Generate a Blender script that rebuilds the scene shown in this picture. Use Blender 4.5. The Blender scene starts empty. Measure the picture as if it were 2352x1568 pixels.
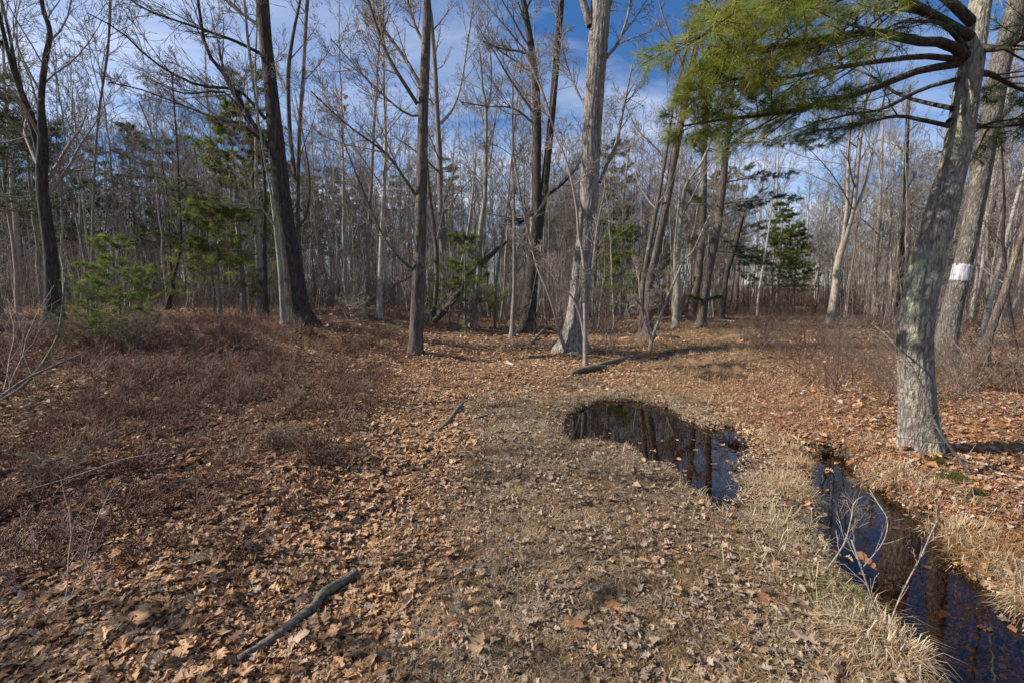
import bpy, bmesh, math
import numpy as np
from mathutils import Vector, Matrix

# ------------------------------------------------------------------ camera, sky, sun, exposure
SC = bpy.context.scene
COL = SC.collection
CAM_Z = 1.62
PITCH = math.radians(6.44)
FPX, CX, CY = 1045.0, 1176.0, 784.0          # focal length and centre for a 2352 x 1568 frame
camd = bpy.data.cameras.new('camera'); cam = bpy.data.objects.new('camera', camd); COL.objects.link(cam)
camd.sensor_width = 36.0; camd.lens = 16.0; camd.clip_start = 0.05; camd.clip_end = 3000
cam.location = (0, 0, CAM_Z); cam.rotation_euler = (math.pi/2 - PITCH, 0, 0)
SC.camera = cam

SUN_AZ, SUN_EL = math.radians(-95), math.radians(38)      # from +Y towards +X
SVEC = Vector((math.sin(SUN_AZ)*math.cos(SUN_EL), math.cos(SUN_AZ)*math.cos(SUN_EL), math.sin(SUN_EL)))
world = bpy.data.worlds.new('World'); SC.world = world; world.use_nodes = True
def build_world():
    nt = world.node_tree; nt.nodes.clear(); N, L = nt.nodes.new, nt.links.new
    out = N('ShaderNodeOutputWorld'); bg = N('ShaderNodeBackground'); bg.inputs['Strength'].default_value = 0.085
    sky = N('ShaderNodeTexSky'); sky.sky_type = 'NISHITA'; sky.sun_disc = False
    sky.sun_elevation = SUN_EL; sky.sun_rotation = SUN_AZ; sky.altitude = 300; sky.air_density = 1.0; sky.dust_density = 0.4; sky.ozone_density = 2.6
    hs = N('ShaderNodeHueSaturation'); hs.inputs['Saturation'].default_value = 1.22; hs.inputs['Value'].default_value = 0.86
    L(sky.outputs[0], hs.inputs['Color'])
    tc = N('ShaderNodeTexCoord'); sep = N('ShaderNodeSeparateXYZ'); L(tc.outputs['Generated'], sep.inputs[0])
    def M(op, a, b=None):
        m = N('ShaderNodeMath'); m.operation = op
        for i, v in enumerate((a, b)):
            if v is None: continue
            if isinstance(v, (int, float)): m.inputs[i].default_value = v
            else: L(v, m.inputs[i])
        return m.outputs[0]
    zz = M('ADD', M('MAXIMUM', sep.outputs[2], 0.0), 0.14)
    px = M('DIVIDE', sep.outputs[0], zz); py = M('DIVIDE', sep.outputs[1], zz)
    cmb = N('ShaderNodeCombineXYZ'); L(px, cmb.inputs[0]); L(py, cmb.inputs[1])
    mp = N('ShaderNodeMapping'); mp.inputs['Rotation'].default_value = (0, 0, math.radians(-28)); mp.inputs['Scale'].default_value = (0.55, 1.15, 1); mp.inputs['Location'].default_value = (6.2, 3.7, 0)
    L(cmb.outputs[0], mp.inputs[0])
    n1 = N('ShaderNodeTexNoise'); n1.inputs['Scale'].default_value = 0.75; n1.inputs['Detail'].default_value = 2.0
    n2 = N('ShaderNodeTexNoise'); n2.inputs['Scale'].default_value = 2.3; n2.inputs['Detail'].default_value = 7.0; n2.inputs['Roughness'].default_value = 0.58; n2.inputs['Distortion'].default_value = 0.5
    L(mp.outputs[0], n1.inputs['Vector']); L(mp.outputs[0], n2.inputs['Vector'])
    s = M('ADD', M('MULTIPLY', n1.outputs[0], 0.62), M('MULTIPLY', n2.outputs[0], 0.5))
    rp = N('ShaderNodeValToRGB'); L(s, rp.inputs[0])
    rp.color_ramp.elements[0].position = 0.465; rp.color_ramp.elements[0].color = (0, 0, 0, 1)
    rp.color_ramp.elements[1].position = 0.70; rp.color_ramp.elements[1].color = (1, 1, 1, 1)
    mix = N('ShaderNodeMixRGB'); L(M('MULTIPLY', rp.outputs[0], 0.72), mix.inputs[0]); tn = N('ShaderNodeMixRGB'); tn.blend_type = 'MULTIPLY'; tn.inputs[0].default_value = 1.0; tn.inputs[2].default_value = (0.84, 0.96, 1.12, 1); L(hs.outputs[0], tn.inputs[1]); L(tn.outputs[0], mix.inputs[1]); mix.inputs[2].default_value = (6.3, 6.7, 7.8, 1)
    L(mix.outputs[0], bg.inputs['Color']); L(bg.outputs[0], out.inputs['Surface'])
build_world()
sund = bpy.data.lights.new('sun', 'SUN'); sun = bpy.data.objects.new('sun', sund); COL.objects.link(sun)
sund.energy = 5.0; sund.angle = math.radians(0.53); sund.color = (1.0, 0.915, 0.785)
sun.rotation_euler = SVEC.to_track_quat('Z', 'Y').to_euler(); sun.location = (-20, 0, 30)
SC.view_settings.view_transform = 'Standard'; SC.view_settings.look = 'None'; SC.view_settings.gamma = 1.0
SC.view_settings.use_curve_mapping = False; SC.view_settings.exposure = 0.82
SC.render.engine = 'CYCLES'
SC.cycles.max_bounces = 5; SC.cycles.diffuse_bounces = 2; SC.cycles.glossy_bounces = 3; SC.cycles.transparent_max_bounces = 8
SC.cycles.use_denoising = True

# ------------------------------------------------------------------ picture <-> place
_c, _s = math.cos(PITCH), math.sin(PITCH)
def ray(u, v):
    x, y = (u-CX)/FPX, (CY-v)/FPX
    return np.array([x, _c + y*_s, -_s + y*_c])
def at(u, v, Y):                         # the point seen at (u, v) at distance Y ahead
    d = ray(u, v); t = Y/d[1]
    return np.array([0, 0, CAM_Z]) + d*t
def at_z(u, v, z):
    d = ray(u, v); t = (z-CAM_Z)/d[2]
    return np.array([0, 0, CAM_Z]) + d*t
def scale_at(p):                         # metres per pixel at a point
    d = p[1]*_c - (p[2]-CAM_Z)*_s; return d/FPX*d/math.hypot(d, p[0])      # a wide lens stretches what stands off its axis

# ------------------------------------------------------------------ noise + terrain
def _hash(ix, iy, seed):
    n = (ix.astype(np.int64)*374761393 + iy.astype(np.int64)*668265263 + seed*1442695041) & 0x7fffffff
    n = ((n ^ (n >> 13))*1274126177) & 0x7fffffff
    return ((n ^ (n >> 16)) & 0xffff)/65535.0
def vnoise(x, y, seed=0):
    x = np.asarray(x, float); y = np.asarray(y, float)
    ix, iy = np.floor(x), np.floor(y); fx, fy = x-ix, y-iy
    fx = fx*fx*(3-2*fx); fy = fy*fy*(3-2*fy)
    a, b = _hash(ix, iy, seed), _hash(ix+1, iy, seed); c, d = _hash(ix, iy+1, seed), _hash(ix+1, iy+1, seed)
    return (a*(1-fx)+b*fx)*(1-fy) + (c*(1-fx)+d*fx)*fy - 0.5
def fbm(x, y, seed=0, o=3):
    r = 0; a = 1.0; f = 1.0
    for i in range(o):
        r = r + a*vnoise(x*f+i*17.3, y*f-i*9.1, seed+i*31); a *= 0.5; f *= 2.03
    return r
def S(x, a, b):
    t = np.clip((np.asarray(x, float)-a)/(b-a), 0, 1); return t*t*(3-2*t)
def sdf(x, y, poly):
    x = np.asarray(x, float); y = np.asarray(y, float)
    d = np.full(x.shape, 1e9); ins = np.zeros(x.shape, bool)
    n = len(poly)
    for i in range(n):
        ax, ay = poly[i]; bx, by = poly[(i+1) % n]
        ex, ey = bx-ax, by-ay; wx, wy = x-ax, y-ay
        t = np.clip((wx*ex+wy*ey)/(ex*ex+ey*ey+1e-12), 0, 1)
        d = np.minimum(d, (wx-t*ex)**2 + (wy-t*ey)**2)
        c = ((ay > y) != (by > y)) & (x < ex*(y-ay)/(ey if abs(ey) > 1e-9 else 1e-9) + ax)
        ins ^= c
    d = np.sqrt(d)
    return np.where(ins, -d, d)
K = 2352/3072
def outline(pts, z): return [tuple(at_z(u*K, v*K, z)[:2]) for u, v in pts]
W1, W2, W3 = -0.028, -0.045, -0.03
PUDDLE = outline([(1680,1269),(1724,1234),(1769,1214),(1810,1203),(1873,1201),(1933,1207),(1992,1222),(2037,1243),(2081,1268),(2126,1280),(2190,1282),(2225,1300),(2270,1330),(2312,1356),(2338,1388),(2338,1425),(2318,1472),(2288,1500),(2258,1530),(2232,1562),(2186,1552),(2128,1524),(2072,1476),(2036,1438),(2021,1412),(1944,1402),(1912,1382),(1902,1350),(1840,1342),(1754,1334),(1709,1346),(1686,1314)], W1)
DITCH = outline([(2427,1374),(2480,1353),(2544,1371),(2570,1406),(2617,1440),(2658,1484),(2725,1524),(2800,1568),(2838,1624),(2856,1690),(2926,1732),(2974,1768),(3012,1826),(3050,1864),(3130,1916),(3400,2120),(3300,2400),(2830,2150),(2744,1966),(2685,1888),(2585,1804),(2526,1736),(2482,1668),(2448,1566),(2430,1471)], W2)
WET = outline([(2040,1122),(2110,1108),(2200,1112),(2300,1128),(2380,1140),(2450,1160),(2450,1186),(2360,1178),(2290,1166),(2200,1156),(2110,1146)], W3)
def base_height(x, y):
    h = 0.62*S(-x, 1.6, 6.5)*S(y, 3.0, 10.5)*(1-0.45*S(y, 22, 45))
    h = h + 0.14*S(-x, 0.75, 1.9)*S(y, 0.5, 2.5)
    h = h + 0.16*S(x-0.12*y, 2.1, 3.4)*S(y, 2.0, 4.2)*(1-0.5*S(y, 9, 16))
    h = h + 0.13*np.exp(-(((x-1.7)/1.6)**2 + ((y-11.2)/1.5)**2))
    h = h + 0.10*np.exp(-(((x-0.35)/0.9)**2 + ((y-5.2)/1.0)**2))
    h = h + 0.35*S(y, 24, 60) + 3.0*S(y, 45, 190)
    h = h - 0.05*np.exp(-(((x-(0.25*y+1.2))/1.1)**2))*S(y, 6, 9)*(1-S(y, 20, 26))
    h = h + 0.13*fbm(x*0.28, y*0.28, 5, 2)*S(np.hypot(x, y), 2, 7) + 0.05*fbm(x*1.1, y*1.1, 9, 2)
    return h
def height(x, y):
    x = np.asarray(x, float); y = np.asarray(y, float)
    h = base_height(x, y)
    h = h + (0.045*fbm(x*4.2, y*4.2, 21, 3) + 0.012*vnoise(x*19, y*19, 3))*(1-S(np.hypot(x, y), 16, 30))
    h = h + 0.16*fbm(x*1.2+3, y*2.6, 66, 2)*np.exp(-((x-(0.27*y+1.2))/1.5)**2)*S(y, 7.2, 9)*(1-S(y, 18, 24))
    wob = 0.25*fbm(x*8, y*8, 77, 3)
    for poly, wl, dep, near in ((PUDDLE, W1, 0.13, 0.13), (DITCH, W2, 0.18, 0.16), (WET, W3, 0.05, 0.3)):
        px = np.array(poly); x0, y0 = px.min(0)-1.2; x1, y1 = px.max(0)+1.2
        m = (x > x0) & (x < x1) & (y > y0) & (y < y1)
        if not np.any(m): continue
        d = sdf(x[m], y[m], poly) + wob[m]*0.6
        hh = h[m]
        flat = 1-S(d, 0.25, 1.1)
        hh = hh*(1-flat) + np.clip(hh, 0.0, 0.03 if poly is PUDDLE else 0.13)*flat
        f = S(d, -near, near*0.55)
        h[m] = (wl-dep)*(1-f) + hh*f
    return h
def ground(u, v):                        # where the sight line meets the ground
    d = ray(u, v); t = np.linspace(0.5, 140, 9000)
    p = np.array([0, 0, CAM_Z])[None] + d[None]*t[:, None]
    b = p[:, 2] < base_height(p[:, 0], p[:, 1])
    i = int(np.argmax(b)) if b.any() else len(t)-1
    return p[i]
def hz(x, y): return float(height(np.array([x]), np.array([y]))[0])

# ------------------------------------------------------------------ meshes
def make_mesh(name, verts, faces, mat, col=None, smooth=True, mats=None, matidx=None):
    """faces: list of int arrays (n,k)."""
    me = bpy.data.meshes.new(name)
    faces = [f for f in faces if len(f)]
    me.vertices.add(len(verts)); me.vertices.foreach_set('co', np.asarray(verts, np.float32).ravel())
    loops = np.concatenate([f.ravel() for f in faces]); tot = np.concatenate([np.full(len(f), f.shape[1]) for f in faces])
    st = np.concatenate([[0], np.cumsum(tot)[:-1]])
    me.loops.add(len(loops)); me.loops.foreach_set('vertex_index', loops.astype(np.int32))
    me.polygons.add(len(tot)); me.polygons.foreach_set('loop_start', st.astype(np.int32)); me.polygons.foreach_set('loop_total', tot.astype(np.int32))
    me.polygons.foreach_set('use_smooth', np.full(len(tot), smooth))
    if col is not None:
        a = me.attributes.new('Col', 'FLOAT_COLOR', 'POINT')
        c = np.ones((len(verts), 4), np.float32); c[:, :3] = col; a.data.foreach_set('color', c.ravel())
    me.update(calc_edges=True)
    me.materials.append(mat)
    return me
def link(name, me, parent=None, loc=None):
    o = bpy.data.objects.new(name, me); COL.objects.link(o)
    if parent is not None: o.parent = parent
    if loc is not None: o.location = loc
    return o
def tag(o, label=None, cat=None, group=None, kind=None):
    if label: o['label'] = label
    if cat: o['category'] = cat
    if group: o['group'] = group
    if kind: o['kind'] = kind
    return o
def empty(name, loc, label=None, cat=None, group=None):
    o = bpy.data.objects.new(name, None); COL.objects.link(o); o.location = Vector(loc); o.empty_display_size = 0.2
    return tag(o, label, cat, group)
def nrm(v): return v/np.maximum(np.linalg.norm(v, axis=-1, keepdims=True), 1e-9)
def tubes(P, R, sides):
    """P (N,p,3), R (N,p) -> verts, quads"""
    N, p, _ = P.shape
    T = np.empty_like(P); T[:, 1:-1] = P[:, 2:]-P[:, :-2]; T[:, 0] = P[:, 1]-P[:, 0]; T[:, -1] = P[:, -1]-P[:, -2]
    T = nrm(T); ref = np.zeros_like(T); m = np.abs(T[:, :1, 2]) > 0.75
    ref[..., 0] = np.where(m, 1.0, 0.0); ref[..., 2] = np.where(m, 0.0, 1.0)
    A = nrm(np.cross(T, ref)); B = np.cross(T, A)
    th = np.arange(sides)/sides*2*math.pi
    V = P[:, :, None] + R[:, :, None, None]*(A[:, :, None]*np.cos(th)[None, None, :, None] + B[:, :, None]*np.sin(th)[None, None, :, None])
    i = np.arange(N)[:, None, None]*(p*sides); j = np.arange(p-1)[None, :, None]*sides; k = np.arange(sides)[None, None]; k2 = (k+1) % sides
    F = np.stack([i+j+k, i+j+k2, i+j+sides+k2, i+j+sides+k], -1).reshape(-1, 4)
    return V.reshape(-1, 3), F
class Bag:
    def __init__(s): s.v = []; s.f = {}; s.n = 0; s.c = []
    def add(s, v, f, c=None):
        s.f.setdefault(f.shape[1], []).append(f+s.n); s.v.append(v); s.n += len(v)
        if c is not None: s.c.append(c)
    def tubes(s, P, R, sides):
        if len(P): s.add(*tubes(P, R, sides))
    def mesh(s, name, mat, smooth=True):
        return make_mesh(name, np.concatenate(s.v), [np.concatenate(x) for x in s.f.values()], mat, np.concatenate(s.c) if s.c else None, smooth)
def scatter_mesh(name, templates, mat, which, pos, rot, scl, col, smooth=False):
    """templates: list of (V, F tri); rot (N,3,3); col (N,3)"""
    b = Bag()
    for k, (V, F) in enumerate(templates):
        m = which == k; n = int(m.sum())
        if not n: continue
        W = np.einsum('nij,kj->nki', rot[m], V)*scl[m][:, None, None] + pos[m][:, None]
        FF = F[None] + (np.arange(n)*len(V))[:, None, None]
        b.add(W.reshape(-1, 3), FF.reshape(-1, F.shape[1]), np.repeat(col[m], len(V), 0))
    return b.mesh(name, mat, smooth)
def rotations(rng, n, tilt):
    yaw = rng.uniform(0, 2*math.pi, n); a = rng.uniform(0, 2*math.pi, n); t = rng.normal(0, 1, n)*tilt
    cz, sz = np.cos(yaw), np.sin(yaw); R1 = np.zeros((n, 3, 3)); R1[:, 0, 0] = cz; R1[:, 0, 1] = -sz; R1[:, 1, 0] = sz; R1[:, 1, 1] = cz; R1[:, 2, 2] = 1
    kx, ky = np.cos(a), np.sin(a); c, s = np.cos(t), np.sin(t); R2 = np.zeros((n, 3, 3))
    R2[:, 0, 0] = c+kx*kx*(1-c); R2[:, 0, 1] = kx*ky*(1-c); R2[:, 0, 2] = ky*s
    R2[:, 1, 0] = kx*ky*(1-c); R2[:, 1, 1] = c+ky*ky*(1-c); R2[:, 1, 2] = -kx*s
    R2[:, 2, 0] = -ky*s; R2[:, 2, 1] = kx*s; R2[:, 2, 2] = c
    return np.einsum('nij,njk->nik', R2, R1)

# ------------------------------------------------------------------ materials
class Mat:
    def __init__(s, name):
        s.m = bpy.data.materials.new(name); s.m.use_nodes = True; s.t = s.m.node_tree; s.t.nodes.clear()
        s.out = s.n('ShaderNodeOutputMaterial')
    def n(s, k, **kw):
        x = s.t.nodes.new(k)
        for a, b in kw.items(): setattr(x, a, b)
        return x
    def l(s, a, b): s.t.links.new(a, b)
    def noise(s, vec, scale, detail=4, rough=0.55, dist=0.0):
        x = s.n('ShaderNodeTexNoise'); x.inputs['Scale'].default_value = scale; x.inputs['Detail'].default_value = detail; x.inputs['Roughness'].default_value = rough; x.inputs['Distortion'].default_value = dist
        s.l(vec, x.inputs['Vector']); return x.outputs[0]
    def ramp(s, fac, stops):
        r = s.n('ShaderNodeValToRGB'); e = r.color_ramp.elements
        while len(e) < len(stops): e.new(0.5)
        for k, (p, c) in enumerate(stops): e[k].position = p; e[k].color = (*c, 1) if len(c) == 3 else c
        s.l(fac, r.inputs[0]); return r.outputs[0]
    def mix(s, fac, a, b, mode='MIX'):
        x = s.n('ShaderNodeMixRGB', blend_type=mode)
        for i, v in enumerate((fac, a, b)):
            if isinstance(v, (int, float)): x.inputs[i].default_value = v
            elif isinstance(v, tuple): x.inputs[i].default_value = (*v, 1)
            else: s.l(v, x.inputs[i])
        return x.outputs[0]
    def coords(s, scale, kind='Object'):
        tc = s.n('ShaderNodeTexCoord'); mp = s.n('ShaderNodeMapping'); mp.inputs['Scale'].default_value = scale
        s.l(tc.outputs[kind], mp.inputs[0]); return mp.outputs[0]
    def bsdf(s, col, rough=0.9, spec=0.2, bump=None, strength=0.5, dist=0.02):
        b = s.n('ShaderNodeBsdfPrincipled'); b.inputs['Roughness'].default_value = rough; b.inputs['Specular IOR Level'].default_value = spec
        if isinstance(col, tuple): b.inputs['Base Color'].default_value = (*col, 1)
        else: s.l(col, b.inputs['Base Color'])
        if bump is not None:
            bp = s.n('ShaderNodeBump'); bp.inputs['Strength'].default_value = strength; bp.inputs['Distance'].default_value = dist
            s.l(bump, bp.inputs['Height']); s.l(bp.outputs[0], b.inputs['Normal'])
        s.l(b.outputs[0], s.out.inputs['Surface']); return b
def bark(name, dark, mid, light, sx=16, sz=2.6, bump=0.8, dist=0.025, lichen=0.0, lcol=(0.30, 0.34, 0.22), vary=0.0, gap=0.58):
    M = Mat(name)
    v = M.coords((sx, sx, sz)); w = M.coords((2.2, 2.2, 1.3)); f = M.coords((60, 60, 18))
    n1 = M.noise(v, 1.0, 5, 0.62, 0.9); n2 = M.noise(f, 1.0, 3, 0.6)
    vo = M.n('ShaderNodeTexVoronoi', feature='DISTANCE_TO_EDGE'); vo.inputs['Scale'].default_value = 1.25
    dn = M.n('ShaderNodeTexNoise'); dn.inputs['Scale'].default_value = 1.1; dn.inputs['Detail'].default_value = 3; M.l(v, dn.inputs['Vector'])
    ad = M.n('ShaderNodeVectorMath', operation='MULTIPLY_ADD'); M.l(dn.outputs['Color'], ad.inputs[0]); ad.inputs[1].default_value = (1.6, 1.6, 1.6); M.l(v, ad.inputs[2]); M.l(ad.outputs[0], vo.inputs['Vector'])
    crack = M.ramp(vo.outputs[0], [(0.0, (0, 0, 0)), (0.22, (1, 1, 1))])
    c = M.ramp(n1, [(0.30, dark), (0.5, mid), (0.68, light)])
    c = M.mix(0.35, c, M.ramp(n2, [(0.3, dark), (0.7, light)]))
    c = M.mix(1.0, c, M.mix(crack, (gap, gap*0.97, gap*0.94), (1, 1, 1)), 'MULTIPLY')
    if lichen > 0:
        ln = M.noise(w, 1.0, 5, 0.65); msk = M.ramp(ln, [(0.60-0.25*lichen, (0, 0, 0)), (0.70-0.22*lichen, (1, 1, 1))])
        fine = M.ramp(M.noise(f, 0.7, 3), [(0.42, (0, 0, 0)), (0.6, (1, 1, 1))])
        c = M.mix(M.mix(1.0, msk, fine, 'MULTIPLY'), c, lcol)
    if vary > 0:
        oi = M.n('ShaderNodeObjectInfo'); r = M.ramp(oi.outputs['Random'], [(0.0, (1-vary,)*3), (0.5, (1.0, 0.96, 0.92)), (1.0, (1+vary*1.1, 1+vary*1.08, 1+vary*1.0))])
        c = M.mix(1.0, c, r, 'MULTIPLY')
    h = M.mix(0.5, M.mix(0.6, n1, crack, 'MULTIPLY'), n2)
    M.bsdf(c, 0.92, 0.15, h, bump, dist); return M.m
BK = {
 'oak':   bark('bark_ridged_grey', (0.12,0.105,0.09), (0.29,0.262,0.232), (0.44,0.41,0.375), 15, 2.0, 1.0, 0.05, 0.22, (0.27,0.29,0.22), gap=0.4),
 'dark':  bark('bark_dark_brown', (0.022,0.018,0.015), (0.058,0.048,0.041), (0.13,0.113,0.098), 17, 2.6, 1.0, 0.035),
 'brown': bark('bark_furrowed_brown', (0.042,0.032,0.026), (0.115,0.092,0.077), (0.22,0.187,0.162), 20, 2.4, 1.0, 0.03, 0.2),
 'lichen':bark('bark_lichen', (0.10,0.09,0.075), (0.22,0.20,0.165), (0.32,0.30,0.25), 18, 4, 0.8, 0.02, 0.75, (0.30,0.34,0.25)),
 'pine':  bark('bark_pine_plates', (0.10,0.083,0.072), (0.27,0.235,0.21), (0.45,0.41,0.375), 21, 6.5, 1.0, 0.045, 0.45, (0.36,0.38,0.24), gap=0.45),
 'pine_dull': bark('bark_pine_dull', (0.07,0.058,0.05), (0.17,0.147,0.13), (0.29,0.26,0.235), 19, 5.5, 1.0, 0.045, 0.3, (0.30,0.31,0.20), gap=0.45),
 'birch': bark('bark_birch', (0.16,0.14,0.125), (0.40,0.375,0.345), (0.50,0.48,0.455), 5, 16, 0.3, 0.01),
 'wood':  bark('bark_woodland', (0.14,0.122,0.105), (0.30,0.265,0.23), (0.46,0.42,0.375), 22, 4, 0.7, 0.02, 0.3, (0.27,0.29,0.22), 0.4),
 'twig':  bark('bark_twigs', (0.125,0.105,0.09), (0.235,0.203,0.178), (0.36,0.32,0.285), 30, 8, 0.2, 0.004, 0, vary=0.25),
 'dead':  bark('bark_dead_wood', (0.05,0.042,0.036), (0.14,0.12,0.10), (0.30,0.27,0.24), 24, 24, 0.8, 0.012, 0.35, (0.16,0.19,0.06)),
 'sprig': bark('bark_pale_sprigs', (0.16,0.12,0.10), (0.28,0.235,0.20), (0.40,0.36,0.32), 40, 12, 0.2, 0.003),
}
def leafy(name, trans=0.25, rough=0.8, spec=0.25, grain=True, tint=(1, 1, 1)):
    M = Mat(name); a = M.n('ShaderNodeAttribute', attribute_name='Col'); c = a.outputs['Color']
    if grain:
        g = M.noise(M.coords((1, 1, 1)), 70, 3, 0.6); c = M.mix(1.0, c, M.ramp(g, [(0.3, (0.72, 0.70, 0.68)), (0.7, (1.2, 1.2, 1.2))]), 'MULTIPLY')
    b = M.bsdf(c, rough, spec); tr = M.n('ShaderNodeBsdfTranslucent'); M.l(c, tr.inputs['Color'])
    mx = M.n('ShaderNodeMixShader'); mx.inputs[0].default_value = trans; M.l(b.outputs[0], mx.inputs[1]); M.l(tr.outputs[0], mx.inputs[2]); M.l(mx.outputs[0], M.out.inputs['Surface'])
    return M.m
MLEAF = leafy('dry_leaf'); MGRASS = leafy('straw', 0.3, 0.7, 0.3, False); MNEEDLE = leafy('pine_needles', 0.48, 0.55, 0.35, False)
def ground_mat():
    M = Mat('forest_floor'); v = M.coords((1, 1, 1))
    fine = M.noise(v, 34, 6, 0.7, 1.2); mid = M.noise(v, 7, 5, 0.6); big = M.noise(v, 0.35, 4, 0.6)
    vo = M.n('ShaderNodeTexVoronoi'); vo.inputs['Scale'].default_value = 13; M.l(v, vo.inputs['Vector'])
    leaf = M.ramp(vo.outputs['Color'], [(0.15, (0.085, 0.05, 0.032)), (0.5, (0.18, 0.105, 0.064)), (0.85, (0.30, 0.195, 0.125))])
    soil = M.ramp(fine, [(0.3, (0.03, 0.022, 0.016)), (0.5, (0.095, 0.068, 0.047)), (0.7, (0.21, 0.155, 0.105))])
    c = M.mix(M.ramp(mid, [(0.42, (0, 0, 0)), (0.58, (1, 1, 1))]), soil, leaf)
    c = M.mix(0.5, c, M.ramp(big, [(0.35, (0.10, 0.05, 0.03)), (0.65, (0.24, 0.15, 0.09))]))
    sp = M.n('ShaderNodeSeparateColor'); M.l(M.n('ShaderNodeAttribute', attribute_name='Col').outputs['Color'], sp.inputs[0]); mud, bed = sp.outputs[0], sp.outputs[1]
    c = M.mix(mud, c, M.ramp(fine, [(0.3, (0.022, 0.016, 0.011)), (0.7, (0.085, 0.06, 0.04))]))
    c = M.mix(bed, c, M.ramp(mid, [(0.35, (0.06, 0.036, 0.02)), (0.65, (0.20, 0.125, 0.068))]))
    h = M.mix(0.5, fine, vo.outputs['Distance'])
    b = M.bsdf(c, 0.95, 0.1, h, 0.9, 0.05); r = M.n('ShaderNodeMapRange'); r.inputs['To Min'].default_value = 0.95; r.inputs['To Max'].default_value = 0.5; M.l(mud, r.inputs[0]); M.l(r.outputs[0], b.inputs['Roughness']); return M.m
MGROUND = ground_mat()
def water_mat(name, tint, fres):
    M = Mat(name); v = M.coords((1, 1, 1)); n = M.noise(v, 6.0, 2, 0.5)
    bp = M.n('ShaderNodeBump'); bp.inputs['Strength'].default_value = 0.035; bp.inputs['Distance'].default_value = 0.02; M.l(n, bp.inputs['Height'])
    tr = M.n('ShaderNodeBsdfTransparent'); tr.inputs[0].default_value = (*tint, 1)
    gl = M.n('ShaderNodeBsdfGlossy'); gl.inputs['Roughness'].default_value = 0.012; M.l(bp.outputs[0], gl.inputs['Normal'])
    ge = M.n('ShaderNodeNewGeometry'); dt = M.n('ShaderNodeVectorMath', operation='DOT_PRODUCT'); M.l(ge.outputs['Incoming'], dt.inputs[0]); M.l(bp.outputs[0], dt.inputs[1])
    def mth(op, a, b=None):
        x = M.n('ShaderNodeMath', operation=op)
        for i, q in enumerate((a, b)):
            if isinstance(q, (int, float)): x.inputs[i].default_value = q
            elif q is not None: M.l(q, x.inputs[i])
        return x.outputs[0]
    f5 = mth('POWER', mth('SUBTRACT', 1.0, mth('ABSOLUTE', dt.outputs['Value'])), 4.2); fr = mth('ADD', mth('MULTIPLY', f5, 0.93), 0.06)     # the same from above and below
    mx = M.n('ShaderNodeMixShader'); M.l(fr, mx.inputs[0]); M.l(tr.outputs[0], mx.inputs[1]); M.l(gl.outputs[0], mx.inputs[2]); M.l(mx.outputs[0], M.out.inputs['Surface'])
    return M.m
MWATER = water_mat('still_brown_water', (0.27, 0.205, 0.145), 1.34)
def plain(name, dark, light, scale, rough=0.85, bump=0.4, dist=0.01):
    M = Mat(name); v = M.coords((1, 1, 1)); n = M.noise(v, scale, 5, 0.65); M.bsdf(M.ramp(n, [(0.32, dark), (0.68, light)]), rough, 0.2, n, bump, dist); return M.m
def paint_mat():
    M = Mat('white_blaze_paint'); n = M.noise(M.coords((22, 22, 5)), 1.0, 5, 0.65, 0.8)
    c = M.ramp(n, [(0.40, (0.17, 0.15, 0.14)), (0.50, (0.36, 0.37, 0.40)), (0.7, (0.46, 0.48, 0.52))]); M.bsdf(c, 0.7, 0.3, n, 0.9, 0.02); return M.m
MPAINT = paint_mat(); MMOSS = plain('moss', (0.035, 0.045, 0.008), (0.12, 0.135, 0.025), 60, 1.0, 1.0, 0.02)
MSCRAP = plain('bleached_wood', (0.42, 0.41, 0.40), (0.75, 0.74, 0.73), 30)

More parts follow.
